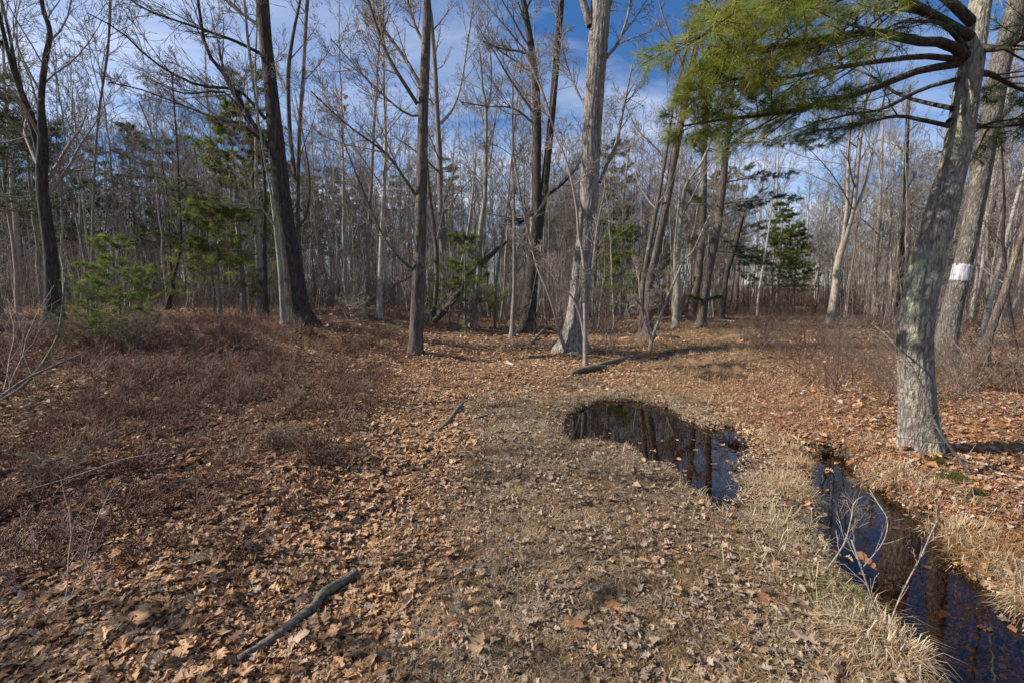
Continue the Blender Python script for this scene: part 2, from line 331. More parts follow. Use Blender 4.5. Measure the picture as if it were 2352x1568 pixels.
# ------------------------------------------------------------------ ground and water
def axis(parts):
    a = [parts[0][0]]
    for x0, x1, n, g in parts:
        t = np.linspace(0, 1, n+1)[1:]
        a += list(x0 + (x1-x0)*(t**g if g > 0 else 1-(1-t)**(-g)))
    return np.array(a)
def mud_mask(x, y):
    d = np.minimum(np.minimum(sdf(x, y, PUDDLE), sdf(x, y, DITCH)), sdf(x, y, WET)-0.15)+0.25*fbm(x*5, y*5, 41, 3)
    trail = np.exp(-((x-(0.25*y+1.5))/0.8)**2)*S(y, 8, 11)*(1-S(y, 19, 25))*S(fbm(x*1.1, y*1.6, 8, 3), -0.05, 0.2)
    return np.maximum((1-S(d, 0.02, 0.22))*(0.35+0.65*S(d, -0.25, -0.05)), trail)
def build_ground():
    xs = axis([(-420, -14, 26, -3.0), (-14, -4.5, 60, 1), (-4.5, 5.2, 190, 1), (5.2, 14, 55, 1), (14, 420, 26, 3.0)])
    ys = axis([(-160, -4, 14, -2.6), (-4, 1.0, 24, 1), (1.0, 8.0, 145, 1), (8, 16, 65, 1), (16, 32, 45, 1), (32, 600, 36, 2.6)])
    X, Y = np.meshgrid(xs, ys); Z = height(X.ravel(), Y.ravel())
    V = np.stack([X.ravel(), Y.ravel(), Z], 1); nx, ny = len(xs), len(ys)
    i = (np.arange(ny-1)[:, None]*nx + np.arange(nx-1)[None]).ravel()
    F = np.stack([i, i+1, i+nx+1, i+nx], 1)
    tag(link('ground', make_mesh('ground', V, [F], MGROUND, np.stack([mud_mask(V[:, 0], V[:, 1]), 1-S(np.minimum(sdf(V[:, 0], V[:, 1], PUDDLE), sdf(V[:, 0], V[:, 1], DITCH)), -0.22, -0.03), np.zeros(len(V))], 1))), 'forest floor of brown leaf litter, matted grass and mud', 'ground', kind='structure')
    for name, poly, wl, lab in (('puddle_water', PUDDLE, W1, 'dark still puddle reflecting the trees in the track'), ('ditch_water', DITCH, W2, 'dark water of the ditch beside the big pine'), ('wet_patch_water', WET, W3, 'shallow wet patch in the muddy grass beyond the puddle')):
        p = np.array(poly); x0, y0 = p.min(0)-0.3; x1, y1 = p.max(0)+0.3; gx = np.arange(x0, x1, 0.06); gy = np.arange(y0, y1, 0.06)
        X, Y = np.meshgrid(gx, gy); d = sdf(X.ravel(), Y.ravel(), poly).reshape(X.shape); nx = len(gx)
        i = (np.arange(len(gy)-1)[:, None]*nx+np.arange(nx-1)[None])[d[:-1, :-1] < 0.18]; F = np.stack([i, i+1, i+nx+1, i+nx], 1)
        u, inv = np.unique(F, return_inverse=True); V = np.c_[X.ravel()[u], Y.ravel()[u], np.full(len(u), wl)]
        o = link(name, make_mesh(name, V, [inv.reshape(-1, 4)], MWATER)); tag(o, lab, 'water', kind='structure')
build_ground()

# ------------------------------------------------------------------ trees
def spawn(rng, P, R, k, t0, t1, ang, length, rfac, npts, up=0.3, jit=0.15, flat=None, rmax=1.0, taper=0.25, parent_scale=None, droop_end=0.0):
    """children of every polyline of P (N,p,3); length is a (min,max) in metres; returns (N*k,npts,3),(N*k,npts)"""
    N, p, _ = P.shape
    if N == 0: return np.zeros((0, npts, 3)), np.zeros((0, npts))
    t = t0 + (t1-t0)*((np.arange(k)[None]+rng.uniform(0.05, 0.95, (N, k)))/k)
    f = np.clip(t*(p-1), 0, p-1.001); i = f.astype(int); fr = f-i; n = np.arange(N)[:, None]
    pos = P[n, i]*(1-fr[..., None]) + P[n, i+1]*fr[..., None]; tan = nrm(P[n, i+1]-P[n, i]); r = R[n, i]*(1-fr)+R[n, i+1]*fr
    pos = pos.reshape(-1, 3); tan = tan.reshape(-1, 3); r = r.ravel(); tt = t.ravel(); m = len(pos)
    a = rng.uniform(ang[0], ang[1], m)
    rnd = rng.normal(0, 1, (m, 3))
    if flat is not None:
        side = np.where(np.tile(np.arange(k) % 2, N) == 0, 1.0, -1.0)
        rnd = nrm(np.cross(tan, np.array([0, 0, 1.0])))*side[:, None] + rng.normal(0, flat, (m, 3))
    perp = nrm(rnd - (rnd*tan).sum(1, keepdims=True)*tan)
    d = tan*np.cos(a)[:, None] + perp*np.sin(a)[:, None]
    ln = rng.uniform(length[0], length[1], m)*(1-0.45*(tt-t0)/max(t1-t0, 1e-6))
    if parent_scale is not None: ln = ln*np.repeat(parent_scale, k)
    C = np.empty((m, npts, 3)); C[:, 0] = pos
    for s in range(1, npts):
        d = d + rng.normal(0, jit, (m, 3)); d[:, 2] += up/npts*(1 if droop_end == 0 else (1-droop_end*s/npts)); d = nrm(d); C[:, s] = C[:, s-1] + d*(ln/(npts-1))[:, None]
    r0 = np.minimum(r*rfac, rmax)*rng.uniform(0.75, 1.05, m)
    return C, r0[:, None]*np.linspace(1, taper, npts)[None]
def curve(pts, n):
    """smooth resampling of control points (k,d)"""
    pts = np.asarray(pts, float); k = len(pts)
    Pp = np.concatenate([[2*pts[0]-pts[1]], pts, [2*pts[-1]-pts[-2]]])
    seg = np.linalg.norm(np.diff(pts[:, :3], axis=0), axis=1); cum = np.concatenate([[0], np.cumsum(seg)]); s = np.linspace(0, cum[-1], n)
    i = np.clip(np.searchsorted(cum, s, 'right')-1, 0, k-2); t = ((s-cum[i])/np.maximum(seg[i], 1e-9))[:, None]
    a, b, c, d = Pp[i], Pp[i+1], Pp[i+2], Pp[i+3]
    return 0.5*((2*b)+(-a+c)*t+(2*a-5*b+4*c-d)*t*t+(-a+3*b-3*c+d)*t**3)
def trunk_mesh(path, rad, sides, flare, seed, rough=0.03, ridges=9, zbase=None):
    n = len(path); V, F = tubes(path[None], np.ones((1, n))*1e-6, sides)
    cen = np.repeat(path, sides, 0); 
    V2, _ = tubes(path[None], np.ones((1, n)), sides); dirs = V2-cen
    th = np.tile(np.arange(sides)/sides*2*math.pi, n); r = np.repeat(rad, sides)
    z = np.repeat(path[:, 2]-(path[0, 2] if zbase is None else zbase), sides)
    rng = np.random.default_rng(seed); ph = rng.uniform(0, 6.28, 4); k = int(rng.integers(4, 7))
    lob = 1+0.45*np.sin(k*th+ph[0])+0.3*np.sin((k-2)*th+ph[1])
    r = r*(1+flare*np.exp(-np.maximum(z, 0)/0.16)*np.clip(lob, 0.25, 2)+0.35*flare*np.exp(-np.maximum(z, 0)/0.5))
    r = r*(1+0.05*np.sin(2*th+ph[2]+z*0.7)+rough*vnoise(th*ridges/6.28*2, z*2.2+seed, seed)*2)
    r = r*(1+rough*0.6*np.sin(ridges*2*th+4*vnoise(th*1.5, z*1.4, seed+5)))
    if sides >= 44:
        pl = np.abs(fbm(th*sides/16, z*9+seed, seed+3, 2)); r = r*(1-rough*1.6*np.clip(0.22-pl, 0, 1)/0.22)
    return cen+dirs*r[:, None], F
def trunk_path(ctrl, Y, h_total, wander, rng, tip=0.03, sink=0.25):
    """ctrl: (u,v,diameter px[,dy]) from the base up -> path points, radii"""
    pts = []; 
    for c in ctrl:
        p = at(c[0], c[1], Y + (c[3] if len(c) > 3 else 0.0)); pts.append([*p, 0.5*c[2]*scale_at(p)])
    z0 = hz(pts[0][0], pts[0][1]); pts[0][2] = z0
    base = list(pts[0]); base[2] -= sink
    pts = [base] + pts
    p, q = np.array(pts[-1]), np.array(pts[-3] if len(pts) > 3 else pts[-2]); d = (p-q)[:3]; d /= np.linalg.norm(d)
    rem = h_total-(p[2]-z0)
    if rem > 0.3:
        k = max(2, int(rem/1.5)); r0 = p[3]; cur = p[:3].copy()
        for i in range(1, k+1):
            d = d*0.88+np.array([0, 0, 0.12])+rng.normal(0, wander, 3); d /= np.linalg.norm(d); cur = cur+d*rem/k
            pts.append([*cur, r0+(tip-r0)*(i/k)**0.85])
    return np.array(pts), z0
def deciduous(name, label, ctrl, bk, h, Y=None, sides=28, flare=0.5, stems=(), limbs=(), density=1.0, t0=0.35, seed=1, cat='tree', limb_len=(1.8, 4.0), group=None, crown=True, twig='twig', rough=0.03, nomain=False, rings=None, twig_r=1.0):
    rng = np.random.default_rng(seed)
    if Y is None: Y = ground(ctrl[0][0], ctrl[0][1])[1]
    pts, z0 = trunk_path(ctrl, Y, h, 0.05, rng)
    root = np.array([pts[1][0], pts[1][1], z0]); e = empty(name, root, label, cat, group)
    n = rings or max(24, int((h+0.3)/0.14)); path = curve(pts, n)
    V, F = trunk_mesh(path[:, :3], path[:, 3], sides, flare, seed, rough, zbase=z0)
    link('trunk', make_mesh('trunk', V-root, [F], BK[bk]), e)
    b = Bag(); mains = [path]
    for st in stems:
        sp = np.array([[*(q := at(c[0], c[1], Y+(c[3] if len(c) > 3 else 0))), 0.5*c[2]*scale_at(q)] for c in st['c']])
        if st.get('h', 0) > 0:
            p = sp[-1].copy(); d = nrm((sp[-1]-sp[-2])[:3]); k = 4
            ext = []
            for i in range(1, k+1):
                d = nrm(d*0.9+np.array([0, 0, 0.1])+rng.normal(0, 0.05, 3)); p[:3] += d*st['h']/k; ext.append([*p[:3], sp[-1, 3]*(1-0.85*i/k)+0.006])
            sp = np.concatenate([sp, ext])
        sc = curve(sp, max(14, int(len(sp)*6))); V, F = trunk_mesh(sc[:, :3], sc[:, 3], max(10, sides*2//3), 0, seed+7, rough)
        link(st.get('name', 'stem'), make_mesh('stem', V-root, [F], BK[bk]), e)
        if not st.get('bare'): mains.append(sc)
    l1 = []
    for lb in limbs:
        m = len(lb['c']); dy = lb.get('dy', 0.0)
        sp = np.array([[*(q := at(c[0], c[1], Y+dy*i/max(m-1, 1))), 0.5*c[2]*scale_at(q)] for i, c in enumerate(lb['c'])])
        sc = curve(sp, 12); V, F = tubes(sc[None, :, :3], np.maximum(sc[None, :, 3], 0.004), 7)
        link('limb', make_mesh('limb', V-root, [F], BK[lb.get('bk', bk)]), e); l1.append(sc)
    if crown:
        PP, RR = [], []
        for q in ([] if nomain else [mains[0]])+mains[1:]:
            first = t0 if q is mains[0] else 0.3
            k = max(3, int(13*density*(1.0 if q is mains[0] else 0.6)))
            C, R = spawn(rng, q[None, :, :3], q[None, :, 3], k, first, 0.97, (0.5, 1.0), limb_len, 0.42, 8, 0.55, 0.10, rmax=0.07)
            PP.append(C); RR.append(R)
        if PP: C1 = np.concatenate(PP); R1 = np.concatenate(RR); b.tubes(C1, R1, 5)
        else: C1 = np.zeros((0, 8, 3)); R1 = np.zeros((0, 8))
        if l1:
            ii = np.linspace(0, 11, 8).astype(int); LP = np.array([q[ii, :3] for q in l1]); LR = np.array([q[ii, 3] for q in l1])
            E1, G1 = spawn(rng, LP, LR, 4, 0.2, 0.95, (0.25, 0.6), (0.8, 2.0), 0.6, 8, 0.35, 0.07); b.tubes(E1, np.maximum(G1, 0.006), 4)
            C1 = np.concatenate([C1, LP, E1]); R1 = np.concatenate([R1, LR, np.maximum(G1, 0.006)])
        ls = np.linalg.norm(C1[:, -1]-C1[:, 0], axis=1)
        C2, R2 = spawn(rng, C1, R1, 7, 0.18, 1.0, (0.45, 0.95), (0.22, 0.45), 0.55, 6, 0.30, 0.13, parent_scale=ls, rmax=0.03); R2 = np.maximum(R2, 0.005*twig_r); b.tubes(C2, R2, 4)
        l2 = np.linalg.norm(C2[:, -1]-C2[:, 0], axis=1)
        C3, R3 = spawn(rng, C2, R2, 5, 0.15, 1.0, (0.45, 0.95), (0.35, 0.7), 0.6, 3, 0.15, 0.16, parent_scale=np.maximum(l2, 0.35), rmax=0.012); R3 = np.maximum(R3, 0.0042*twig_r); b.tubes(C3, R3, 3)
        l3 = np.linalg.norm(C3[:, -1]-C3[:, 0], axis=1)
        C4, R4 = spawn(rng, C3, R3, 2, 0.2, 0.9, (0.4, 0.9), (0.4, 0.8), 0.7, 2, 0.1, 0.15, parent_scale=np.maximum(l3, 0.2), rmax=0.006); R4 = np.maximum(R4, 0.0035*twig_r); b.tubes(C4, R4, 3)
        me = b.mesh('crown', BK[twig]); me.transform(Matrix.Translation(-Vector(root))); link('crown', me, e)
    e['base_u'] = float(ctrl[0][0])
    return e, path, root

D = deciduous
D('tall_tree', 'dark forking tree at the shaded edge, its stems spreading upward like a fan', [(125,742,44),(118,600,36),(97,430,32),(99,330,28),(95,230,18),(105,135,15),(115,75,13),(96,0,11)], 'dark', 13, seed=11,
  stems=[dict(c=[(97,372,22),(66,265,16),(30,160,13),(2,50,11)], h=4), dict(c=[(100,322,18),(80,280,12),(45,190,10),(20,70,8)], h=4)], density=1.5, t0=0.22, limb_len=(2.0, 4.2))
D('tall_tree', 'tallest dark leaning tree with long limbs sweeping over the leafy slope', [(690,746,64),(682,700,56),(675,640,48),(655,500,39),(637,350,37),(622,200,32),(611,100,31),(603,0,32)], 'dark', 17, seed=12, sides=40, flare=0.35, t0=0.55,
  limbs=[dict(c=[(622,345,15),(575,275,12),(525,185,11),(475,115,9),(455,0,7),(440,-90,5)], dy=-1.0), dict(c=[(610,275,9),(550,210,8),(450,195,7),(350,140,6),(280,75,5),(200,30,3)], dy=-1.6),
         dict(c=[(600,125,9),(540,95,8),(440,60,6),(330,20,5),(250,-40,3)], dy=-1.2), dict(c=[(597,60,9),(540,20,7),(480,-40,5)], dy=0.8), dict(c=[(628,350,9),(560,290,8),(490,270,6),(400,235,5),(320,205,4),(250,190,3)], dy=-0.8),
         dict(c=[(618,330,8),(580,300,7),(520,215,6),(420,215,5),(340,180,3)], dy=0.9)], density=1.2)
D('slim_tree', 'pale lichen-covered slim trunk leaning against the tallest dark tree', [(652,750,14),(645,640,12),(633,520,10),(622,440,7),(606,360,5)], 'lichen', 8.5, seed=13, sides=18, density=0.5, t0=0.4, flare=0.2,
  limbs=[dict(c=[(631,520,6),(600,480,4),(560,470,3),(500,470,2)], dy=-0.5)])
D('forked_tree', 'slim pale tree forking into several upright stems behind the tallest dark tree', [(702,716,14),(690,600,11),(684,480,10),(688,300,9),(695,200,8),(706,0,8)], 'brown', 14, seed=14, sides=16, density=0.8, t0=0.3,
  stems=[dict(c=[(684,440,9),(668,330,10),(662,180,11),(672,90,8),(690,0,6)], h=4), dict(c=[(688,520,5),(705,490,5),(712,420,4),(700,330,3)], h=2)])
D('tall_tree', 'straight furrowed brown tree standing alone at the edge of the leafy clearing', [(955,812,33),(957,760,31),(959,700,29),(963,600,27),(967,500,25),(971,300,24),(975,180,23),(979,90,21),(981,0,18)], 'brown', 16, seed=15, sides=44, flare=0.22, t0=0.5, rough=0.05,
  limbs=[dict(c=[(951,622,7),(909,585,6),(879,540,6),(849,475,5),(814,390,4),(779,300,3)], dy=-0.6), dict(c=[(959,455,8),(929,410,7),(889,355,6),(849,325,5),(789,280,4),(714,210,3)], dy=-0.8),
         dict(c=[(959,240,10),(924,185,9),(889,125,8),(850,15,7),(830,-60,5)], dy=-0.7), dict(c=[(965,195,9),(930,135,8),(860,35,7),(820,-60,5)], dy=0.7), dict(c=[(967,265,7),(930,260,5),(850,190,4),(760,90,3)], dy=0.4), dict(c=[(978,110,8),(950,50,6),(930,-20,5)], dy=0.5)], density=1.0)
D('slim_tree', 'slim straight grey tree just behind the furrowed brown one, forking high up', [(1026,728,20),(1021,650,17),(1014,500,14),(1009,350,13),(1004,250,11),(999,150,10),(990,40,9)], 'wood', 15, seed=16, sides=20, density=1.0, t0=0.3,
  stems=[dict(c=[(1012,285,8),(1040,250,6),(1060,190,5),(1075,90,4)], h=3)])
D('dead_snag', 'crooked reddish-brown dead stem beside the leaning trunk', [(989,740,12),(1000,690,10),(1003,600,10),(996,520,9),(988,460,8),(984,420,7)], 'brown', 7, seed=17, sides=14, density=0.35, t0=0.4)
D('slim_tree', 'thin leaning stem that crosses behind the leaning dead trunk', [(1018,722,7),(1035,680,7),(1052,640,7),(1066,580,6),(1077,520,6),(1084,460,5)], 'wood', 8, seed=18, sides=10, density=0.5, t0=0.4)
D('slim_tree', 'grey-green slim tree behind the leaning trunk, fork-topped like a broom', [(1084,750,15),(1092,690,13),(1099,625,12),(1104,525,11),(1114,450,9),(1116,350,8),(1116,250,7),(1108,200,6)], 'lichen', 11, seed=19, sides=16, density=1.2, t0=0.45,
  stems=[dict(c=[(1116,262,6),(1126,220,5),(1128,150,4),(1122,90,3)], h=1.5), dict(c=[(1105,545,5),(1097,535,4),(1096,520,3)], h=0, bare=True)])
D('slim_tree', 'thin pale grey-barked tree close beside the twin-trunked tree', [(1176,775,12),(1178,720,10),(1181,650,8),(1181,525,7),(1180,450,6)], 'wood', 8.5, seed=20, sides=12, density=0.7, t0=0.4)
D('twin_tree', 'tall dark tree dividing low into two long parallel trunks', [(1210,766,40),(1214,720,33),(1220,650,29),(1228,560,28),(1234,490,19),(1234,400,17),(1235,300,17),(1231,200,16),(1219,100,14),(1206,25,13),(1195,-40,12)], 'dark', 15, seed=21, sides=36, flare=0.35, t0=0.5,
  stems=[dict(name='second_trunk', c=[(1229,580,22),(1241,500,19),(1251,425,18),(1259,350,17),(1269,250,16),(1279,125,15),(1289,0,14)], h=6)],
  limbs=[dict(c=[(1226,488,10),(1208,500,11),(1190,514,10)], dy=0.2), dict(c=[(1248,455,7),(1290,425,6),(1325,385,4),(1345,350,3)], dy=0.5), dict(c=[(1215,128,6),(1190,118,5),(1150,112,4),(1110,95,3)], dy=0.5), dict(c=[(1232,290,6),(1180,250,4),(1120,245,3),(1060,235,2)], dy=0.4)], density=1.0)
D('tall_tree', 'massive pale ridged-bark tree with a flaring base above the puddle', [(1314,806,60),(1320,760,54),(1328,700,49),(1338,600,46),(1350,500,43),(1360,300,42),(1368,180,43),(1373,100,44),(1380,0,44)], 'oak', 19, seed=22, sides=64, flare=0.42, t0=0.5, rough=0.045,
  stems=[dict(c=[(1356,60,20),(1338,0,16),(1318,-60,13)], h=4)], limbs=[dict(c=[(1389,135,8),(1419,100,7),(1444,30,6),(1452,-40,4)], dy=-0.4), dict(c=[(1377,420,8),(1394,380,8),(1415,330,7),(1430,260,6),(1452,150,4)], dy=0.6), dict(c=[(1350,250,5),(1320,200,4),(1290,110,3)], dy=0.3), dict(c=[(1385,60,9),(1405,0,8),(1420,-60,6)], dy=0.6)], density=1.1)
D('sapling', 'slender forked sapling standing right in front of the massive pale tree', [(1346,846,14),(1344,810,11),(1344,770,11),(1343,700,10),(1342,630,9),(1338,583,8),(1329,536,7),(1324,475,6),(1309,400,5),(1294,350,4),(1279,320,3)], 'sprig', 6.2, seed=23, sides=12, density=0.5, t0=0.55, limb_len=(0.5, 1.1), flare=0.15,
  stems=[dict(c=[(1348,745,7),(1352,688,6),(1357,630,6),(1364,583,5),(1372,520,4),(1386,450,3)], h=0.4), dict(c=[(1342,775,6),(1331,723,5),(1312,681,5),(1286,660,4),(1265,627,4),(1240,608,3)], h=0)])
D('sapling', 'thin sapling leaning away from the base of the massive pale tree', [(1302,812,9),(1287,770,8),(1275,723,7),(1259,672,7),(1235,618,5),(1221,566,5),(1212,536,4)], 'sprig', 4.6, seed=24, sides=10, density=0.5, t0=0.45, limb_len=(0.4, 1.0), flare=0.1)
D('leaning_tree', 'brown-barked leaning tree with a burl where the path begins', [(1486,780,30),(1488,730,25),(1491,653,24),(1508,575,20),(1534,450,18),(1551,350,17),(1580,200,16),(1605,75,15),(1620,0,14)], 'brown', 14, seed=25, sides=30, t0=0.5,
  stems=[dict(c=[(1471,766,12),(1474,720,12),(1477,653,12),(1490,575,11),(1513,450,9),(1530,350,8),(1542,270,6)], h=3)], density=0.8)
D('sapling', 'low crooked sapling with twisting stems beside the path edge', [(1492,808,8),(1500,770,8),(1516,730,7),(1530,690,6),(1552,640,6),(1570,600,5),(1590,580,4)], 'sprig', 3.6, seed=26, sides=10, density=0.6, t0=0.3, limb_len=(0.4, 1.2),
  stems=[dict(c=[(1497,780,6),(1480,740,5),(1472,700,5),(1468,650,4)], h=0.3), dict(c=[(1495,800,5),(1490,760,4),(1482,720,3)], h=0.3)])
D('slim_tree', 'grey-green lichen-spotted tree with a mossy foot beside the path', [(1550,755,17),(1553,720,15),(1556,677,14),(1556,606,13),(1561,536,12),(1567,475,10),(1577,425,8),(1612,372,6)], 'lichen', 9, seed=27, sides=18, density=0.7, t0=0.4, flare=0.4)
D('pine_tree', 'tall straight pine trunk behind the mossy-footed tree', [(1585,736,20),(1596,680,18),(1605,625,17),(1615,500,16),(1617,350,15),(1620,275,14)], 'brown', 15, seed=28, sides=20, density=0.3, t0=0.4)
D('slim_tree', 'dark slim tree with a snapped orange top by the path', [(1655,738,15),(1662,680,14),(1670,625,13),(1686,575,12),(1700,520,11),(1706,498,9)], 'dark', 4.6, seed=30, sides=16, crown=True, density=0.25, t0=0.5, limb_len=(0.5, 1.0))
D('birch_tree', 'thin white birch curving up beside the dense pine', [(1739,727,6),(1742,680,6),(1752,615,5),(1764,540,5),(1772,475,4)], 'birch', 9.5, seed=31, sides=12, density=0.6, t0=0.5, flare=0.2)
D('birch_tree', 'straight thin white birch behind the massive pale tree', [(1404,722,8),(1408,660,7),(1412,590,7),(1420,530,7),(1430,470,6),(1440,380,5)], 'birch', 11, seed=32, sides=12, density=0.7, t0=0.4, flare=0.2)
D('birch_tree', 'white birch leaning out behind the blazed pine', [(2248,800,11),(2262,740,11),(2300,590,10),(2330,475,10),(2356,380,9)], 'birch', 10, seed=33, sides=14, density=0.6, t0=0.55, flare=0.2)
D('birch_tree', 'white birch stem showing between the blazed pine and its leaning neighbour', [(2232,742,9),(2255,550,9),(2275,450,9),(2300,280,8),(2318,200,7)], 'birch', 11, seed=34, sides=14, density=0.6, t0=0.5, flare=0.2)
D('slim_tree', 'brown leaning trunk next to the blazed pine, mossy at its foot', [(2260,838,24),(2266,792,22),(2285,730,21),(2308,669,20),(2330,590,18),(2352,520,16)], 'brown', 9, seed=35, sides=18, density=0.8, t0=0.35)
D('slim_tree', 'thin black crooked stem standing before the white birches', [(2334,806,8),(2324,740,9),(2317,700,9),(2310,620,8),(2304,557,8),(2306,450,7),(2300,330,5)], 'dark', 7, seed=36, sides=12, density=0.9, t0=0.25, limb_len=(0.8, 1.8))
D('forked_tree', 'grey forked tree rising from the brush between the path and the big pine', [(1907,746,20),(1916,680,19),(1926,600,18),(1943,540,16),(1960,475,13),(1972,350,11),(1985,250,9)], 'wood', 14, seed=37, sides=20, density=0.9, t0=0.35,
  stems=[dict(c=[(1930,590,10),(1945,480,9),(1948,400,8),(1952,300,6)], h=3), dict(c=[(1955,500,8),(1985,430,7),(2005,350,6),(2020,280,5)], h=3)])
D('slim_tree', 'straight dark trunk seen against the big pine', [(2062,726,14),(2067,655,14),(2077,500,12),(2082,350,11),(2085,250,9)], 'dark', 13, seed=38, sides=14, density=0.9, t0=0.4)
D('slim_tree', 'slim straight brown tree in the brush left of the big pine', [(2005,728,11),(2012,600,10),(2020,480,9),(2025,340,8)], 'wood', 12, seed=39, sides=12, density=0.9, t0=0.4)
D('slim_tree', 'straight dark tree with a mossy foot before the dense woods', [(871,733,13),(873,660,13),(876,560,11),(882,450,10),(886,330,7)], 'wood', 11, seed=40, sides=14, density=1.3, t0=0.4)
D('crooked_tree', 'small crooked tree with a double bend in the shaded woods', [(386,712,12),(389,690,11),(398,665,11),(396,645,10),(410,600,7),(416,540,6),(412,450,5)], 'dark', 9, seed=41, sides=12, density=1.2, t0=0.3, stems=[dict(c=[(397,645,7),(392,600,6),(390,540,5),(386,470,4)], h=2)])
D('slim_tree', 'slim bare tree between the crooked one and the green pines', [(450,708,11),(443,640,9),(436,560,9),(430,480,8),(420,400,7),(360,330,5)], 'wood', 9, seed=42, sides=12, density=1.4, t0=0.3)
D('slim_tree', 'straight dark trunk under the dense green pine', [(612,725,12),(609,640,10),(608,560,9)], 'dark', 6, seed=43, sides=12, density=0.3, t0=0.5)
D('slim_tree', 'straight trunk nearest to the fan-shaped dark tree', [(212,738,9),(213,660,9),(213,560,8),(216,420,6)], 'wood', 9, seed=44, sides=12, density=1.3, t0=0.3)

# leaning dead trunk, second lean, logs and sticks -------------------------------------------------
LYING = []
def stick(name, label, cat, ctrl, bk, Y=None, zoff=None, sides=9, seed=0, group=None, branches=0, blen=(0.1, 0.3), on_ground=False, rough=0.06):
    """ctrl (u,v,dia px). on_ground: every point lies on the ground; else in the plane y = Y (or per-point 4th value)"""
    rng = np.random.default_rng(seed); pts = []
    for c in ctrl:
        if on_ground:
            p = ground(c[0], c[1]); r = 0.5*c[2]*scale_at(p); p[2] = hz(p[0], p[1])+r*1.0+0.012+(c[3] if len(c) > 3 else 0)
        else:
            p = at(c[0], c[1], c[3] if len(c) > 3 else Y); r = 0.5*c[2]*scale_at(p)
        pts.append([*p, r])
    sc = curve(np.array(pts), max(10, len(pts)*5)); root = sc[0, :3].copy()
    if on_ground: LYING.append(sc)
    V, F = tubes(sc[None, :, :3], sc[None, :, 3], sides)
    V = V + (np.repeat(sc[:, 3], sides)*rough)[:, None]*rng.normal(0, 1, (len(V), 3))
    n = len(sc); caps = np.stack([np.arange(sides)[::-1], np.arange(sides)+(n-1)*sides])
    if branches == 0:
        o = link(name, make_mesh(name, V-root, [F, caps], BK[bk]), loc=root); return tag(o, label, cat, group)
    e = empty(name, root, label, cat, group); link('stem', make_mesh('stem', V-root, [F, caps], BK[bk]), e)
    C, R = spawn(rng, sc[None, :, :3], sc[None, :, 3], branches, 0.15, 0.98, (0.4, 1.0), blen, 0.55, 5, 0.15, 0.14)
    R = np.maximum(R, 0.0014)
    for i in range(len(C)):
        b = Bag(); b.tubes(C[i:i+1], R[i:i+1], 4); l2 = np.linalg.norm(C[i:i+1, -1]-C[i:i+1, 0], axis=1)
        C2, R2 = spawn(rng, C[i:i+1], R[i:i+1], 3, 0.2, 0.95, (0.4, 1.0), (0.3, 0.6), 0.6, 4, 0.1, 0.14, parent_scale=l2); b.tubes(C2, np.maximum(R2, 0.0011), 3)
        me = b.mesh('twig', BK[bk]); me.transform(Matrix.Translation(-Vector(root))); link('twig', me, e)
    return e
gy = ground(998, 742)[1]
stick('leaning_log', 'broken dead trunk leaning at a steep slant across the clearing', 'log', [(992,744,15,gy),(1040,690,15,gy+0.1),(1089,625,13,gy+0.3),(1129,585,11,gy+0.4),(1164,555,7,gy+0.5)], 'brown', sides=14, branches=6, blen=(0.4, 1.0), seed=3)
gy = ground(790, 722)[1]
stick('leaning_log', 'thin grey log leaning low among the woods behind the furrowed tree', 'log', [(786,722,6,gy),(845,692,6,gy),(905,655,5,gy+1),(952,632,4,gy+1)], 'dead', branches=4, blen=(0.4, 1.2), seed=4)
stick('fallen_branch', 'thick dark weathered branch lying on leaves nearest the camera', 'branch', [(548,1534,17),(585,1508,19),(630,1478,19),(678,1446,20),(722,1406,22),(743,1373,22),(788,1343,21),(819,1327,20)], 'dead', on_ground=True, sides=16, seed=5, rough=0.10)
stick('fallen_branch', 'short dark rotten branch lying in the middle of the leafy ground', 'branch', [(1000,996,5),(1030,974,8),(1045,955,10),(1062,931,9)], 'dead', on_ground=True, sides=10, seed=6)
stick('fallen_stick', 'small pale stick just beside the short rotten branch', 'stick', [(1086,966,6),(1110,961,6),(1126,957,5)], 'sprig', on_ground=True, seed=7)
stick('mossy_log', 'short mossy log lying at the foot of the slender forked sapling', 'log', [(1312,862,8),(1340,855,13),(1370,851,13),(1392,849,9)], 'dead', on_ground=True, sides=12, seed=8)
stick('mossy_log', 'longer rotting log half sunk in leaves behind the short mossy log', 'log', [(1370,845,8),(1410,836,11),(1450,828,12),(1480,820,8)], 'dead', on_ground=True, sides=12, seed=9)
stick('fallen_branch', 'arched dead branch rooted beside the massive pale tree', 'branch', [(1221,792,6,0.0),(1236,778,6,0.06),(1256,766,7,0.12),(1284,768,7,0.05)], 'dead', on_ground=True, seed=10)
stick('fallen_branch', 'long dead bough in the path where it enters the trees', 'branch', [(1690,742,5),(1660,740,6),(1610,742,5)], 'sprig', on_ground=True, seed=13)
py = ground(2115, 1032)[1]
stick('dead_sapling', 'dead leaning sapling propped across the foot of the big pine', 'sapling', [(2236,1096,9,py-0.5),(2200,1050,10,py-0.45),(2150,975,9,py-0.4),(2118,890,8,py-0.35),(2085,830,6,py-0.3),(2040,775,5,py-0.2),(2000,742,4,py)], 'dead', branches=9, blen=(0.25, 0.7), seed=14)
stick('fallen_stick', 'dark thin stick lying in needles past the big pine', 'stick', [(2190,1056,6),(2240,1070,6),(2310,1092,5)], 'dead', on_ground=True, seed=15)
stick('wood_scrap', 'small bleached white scrap of wood on the leaves', 'wood', [(1163,833,5),(1170,838,7),(1180,843,6)], 'birch', on_ground=True, seed=16)
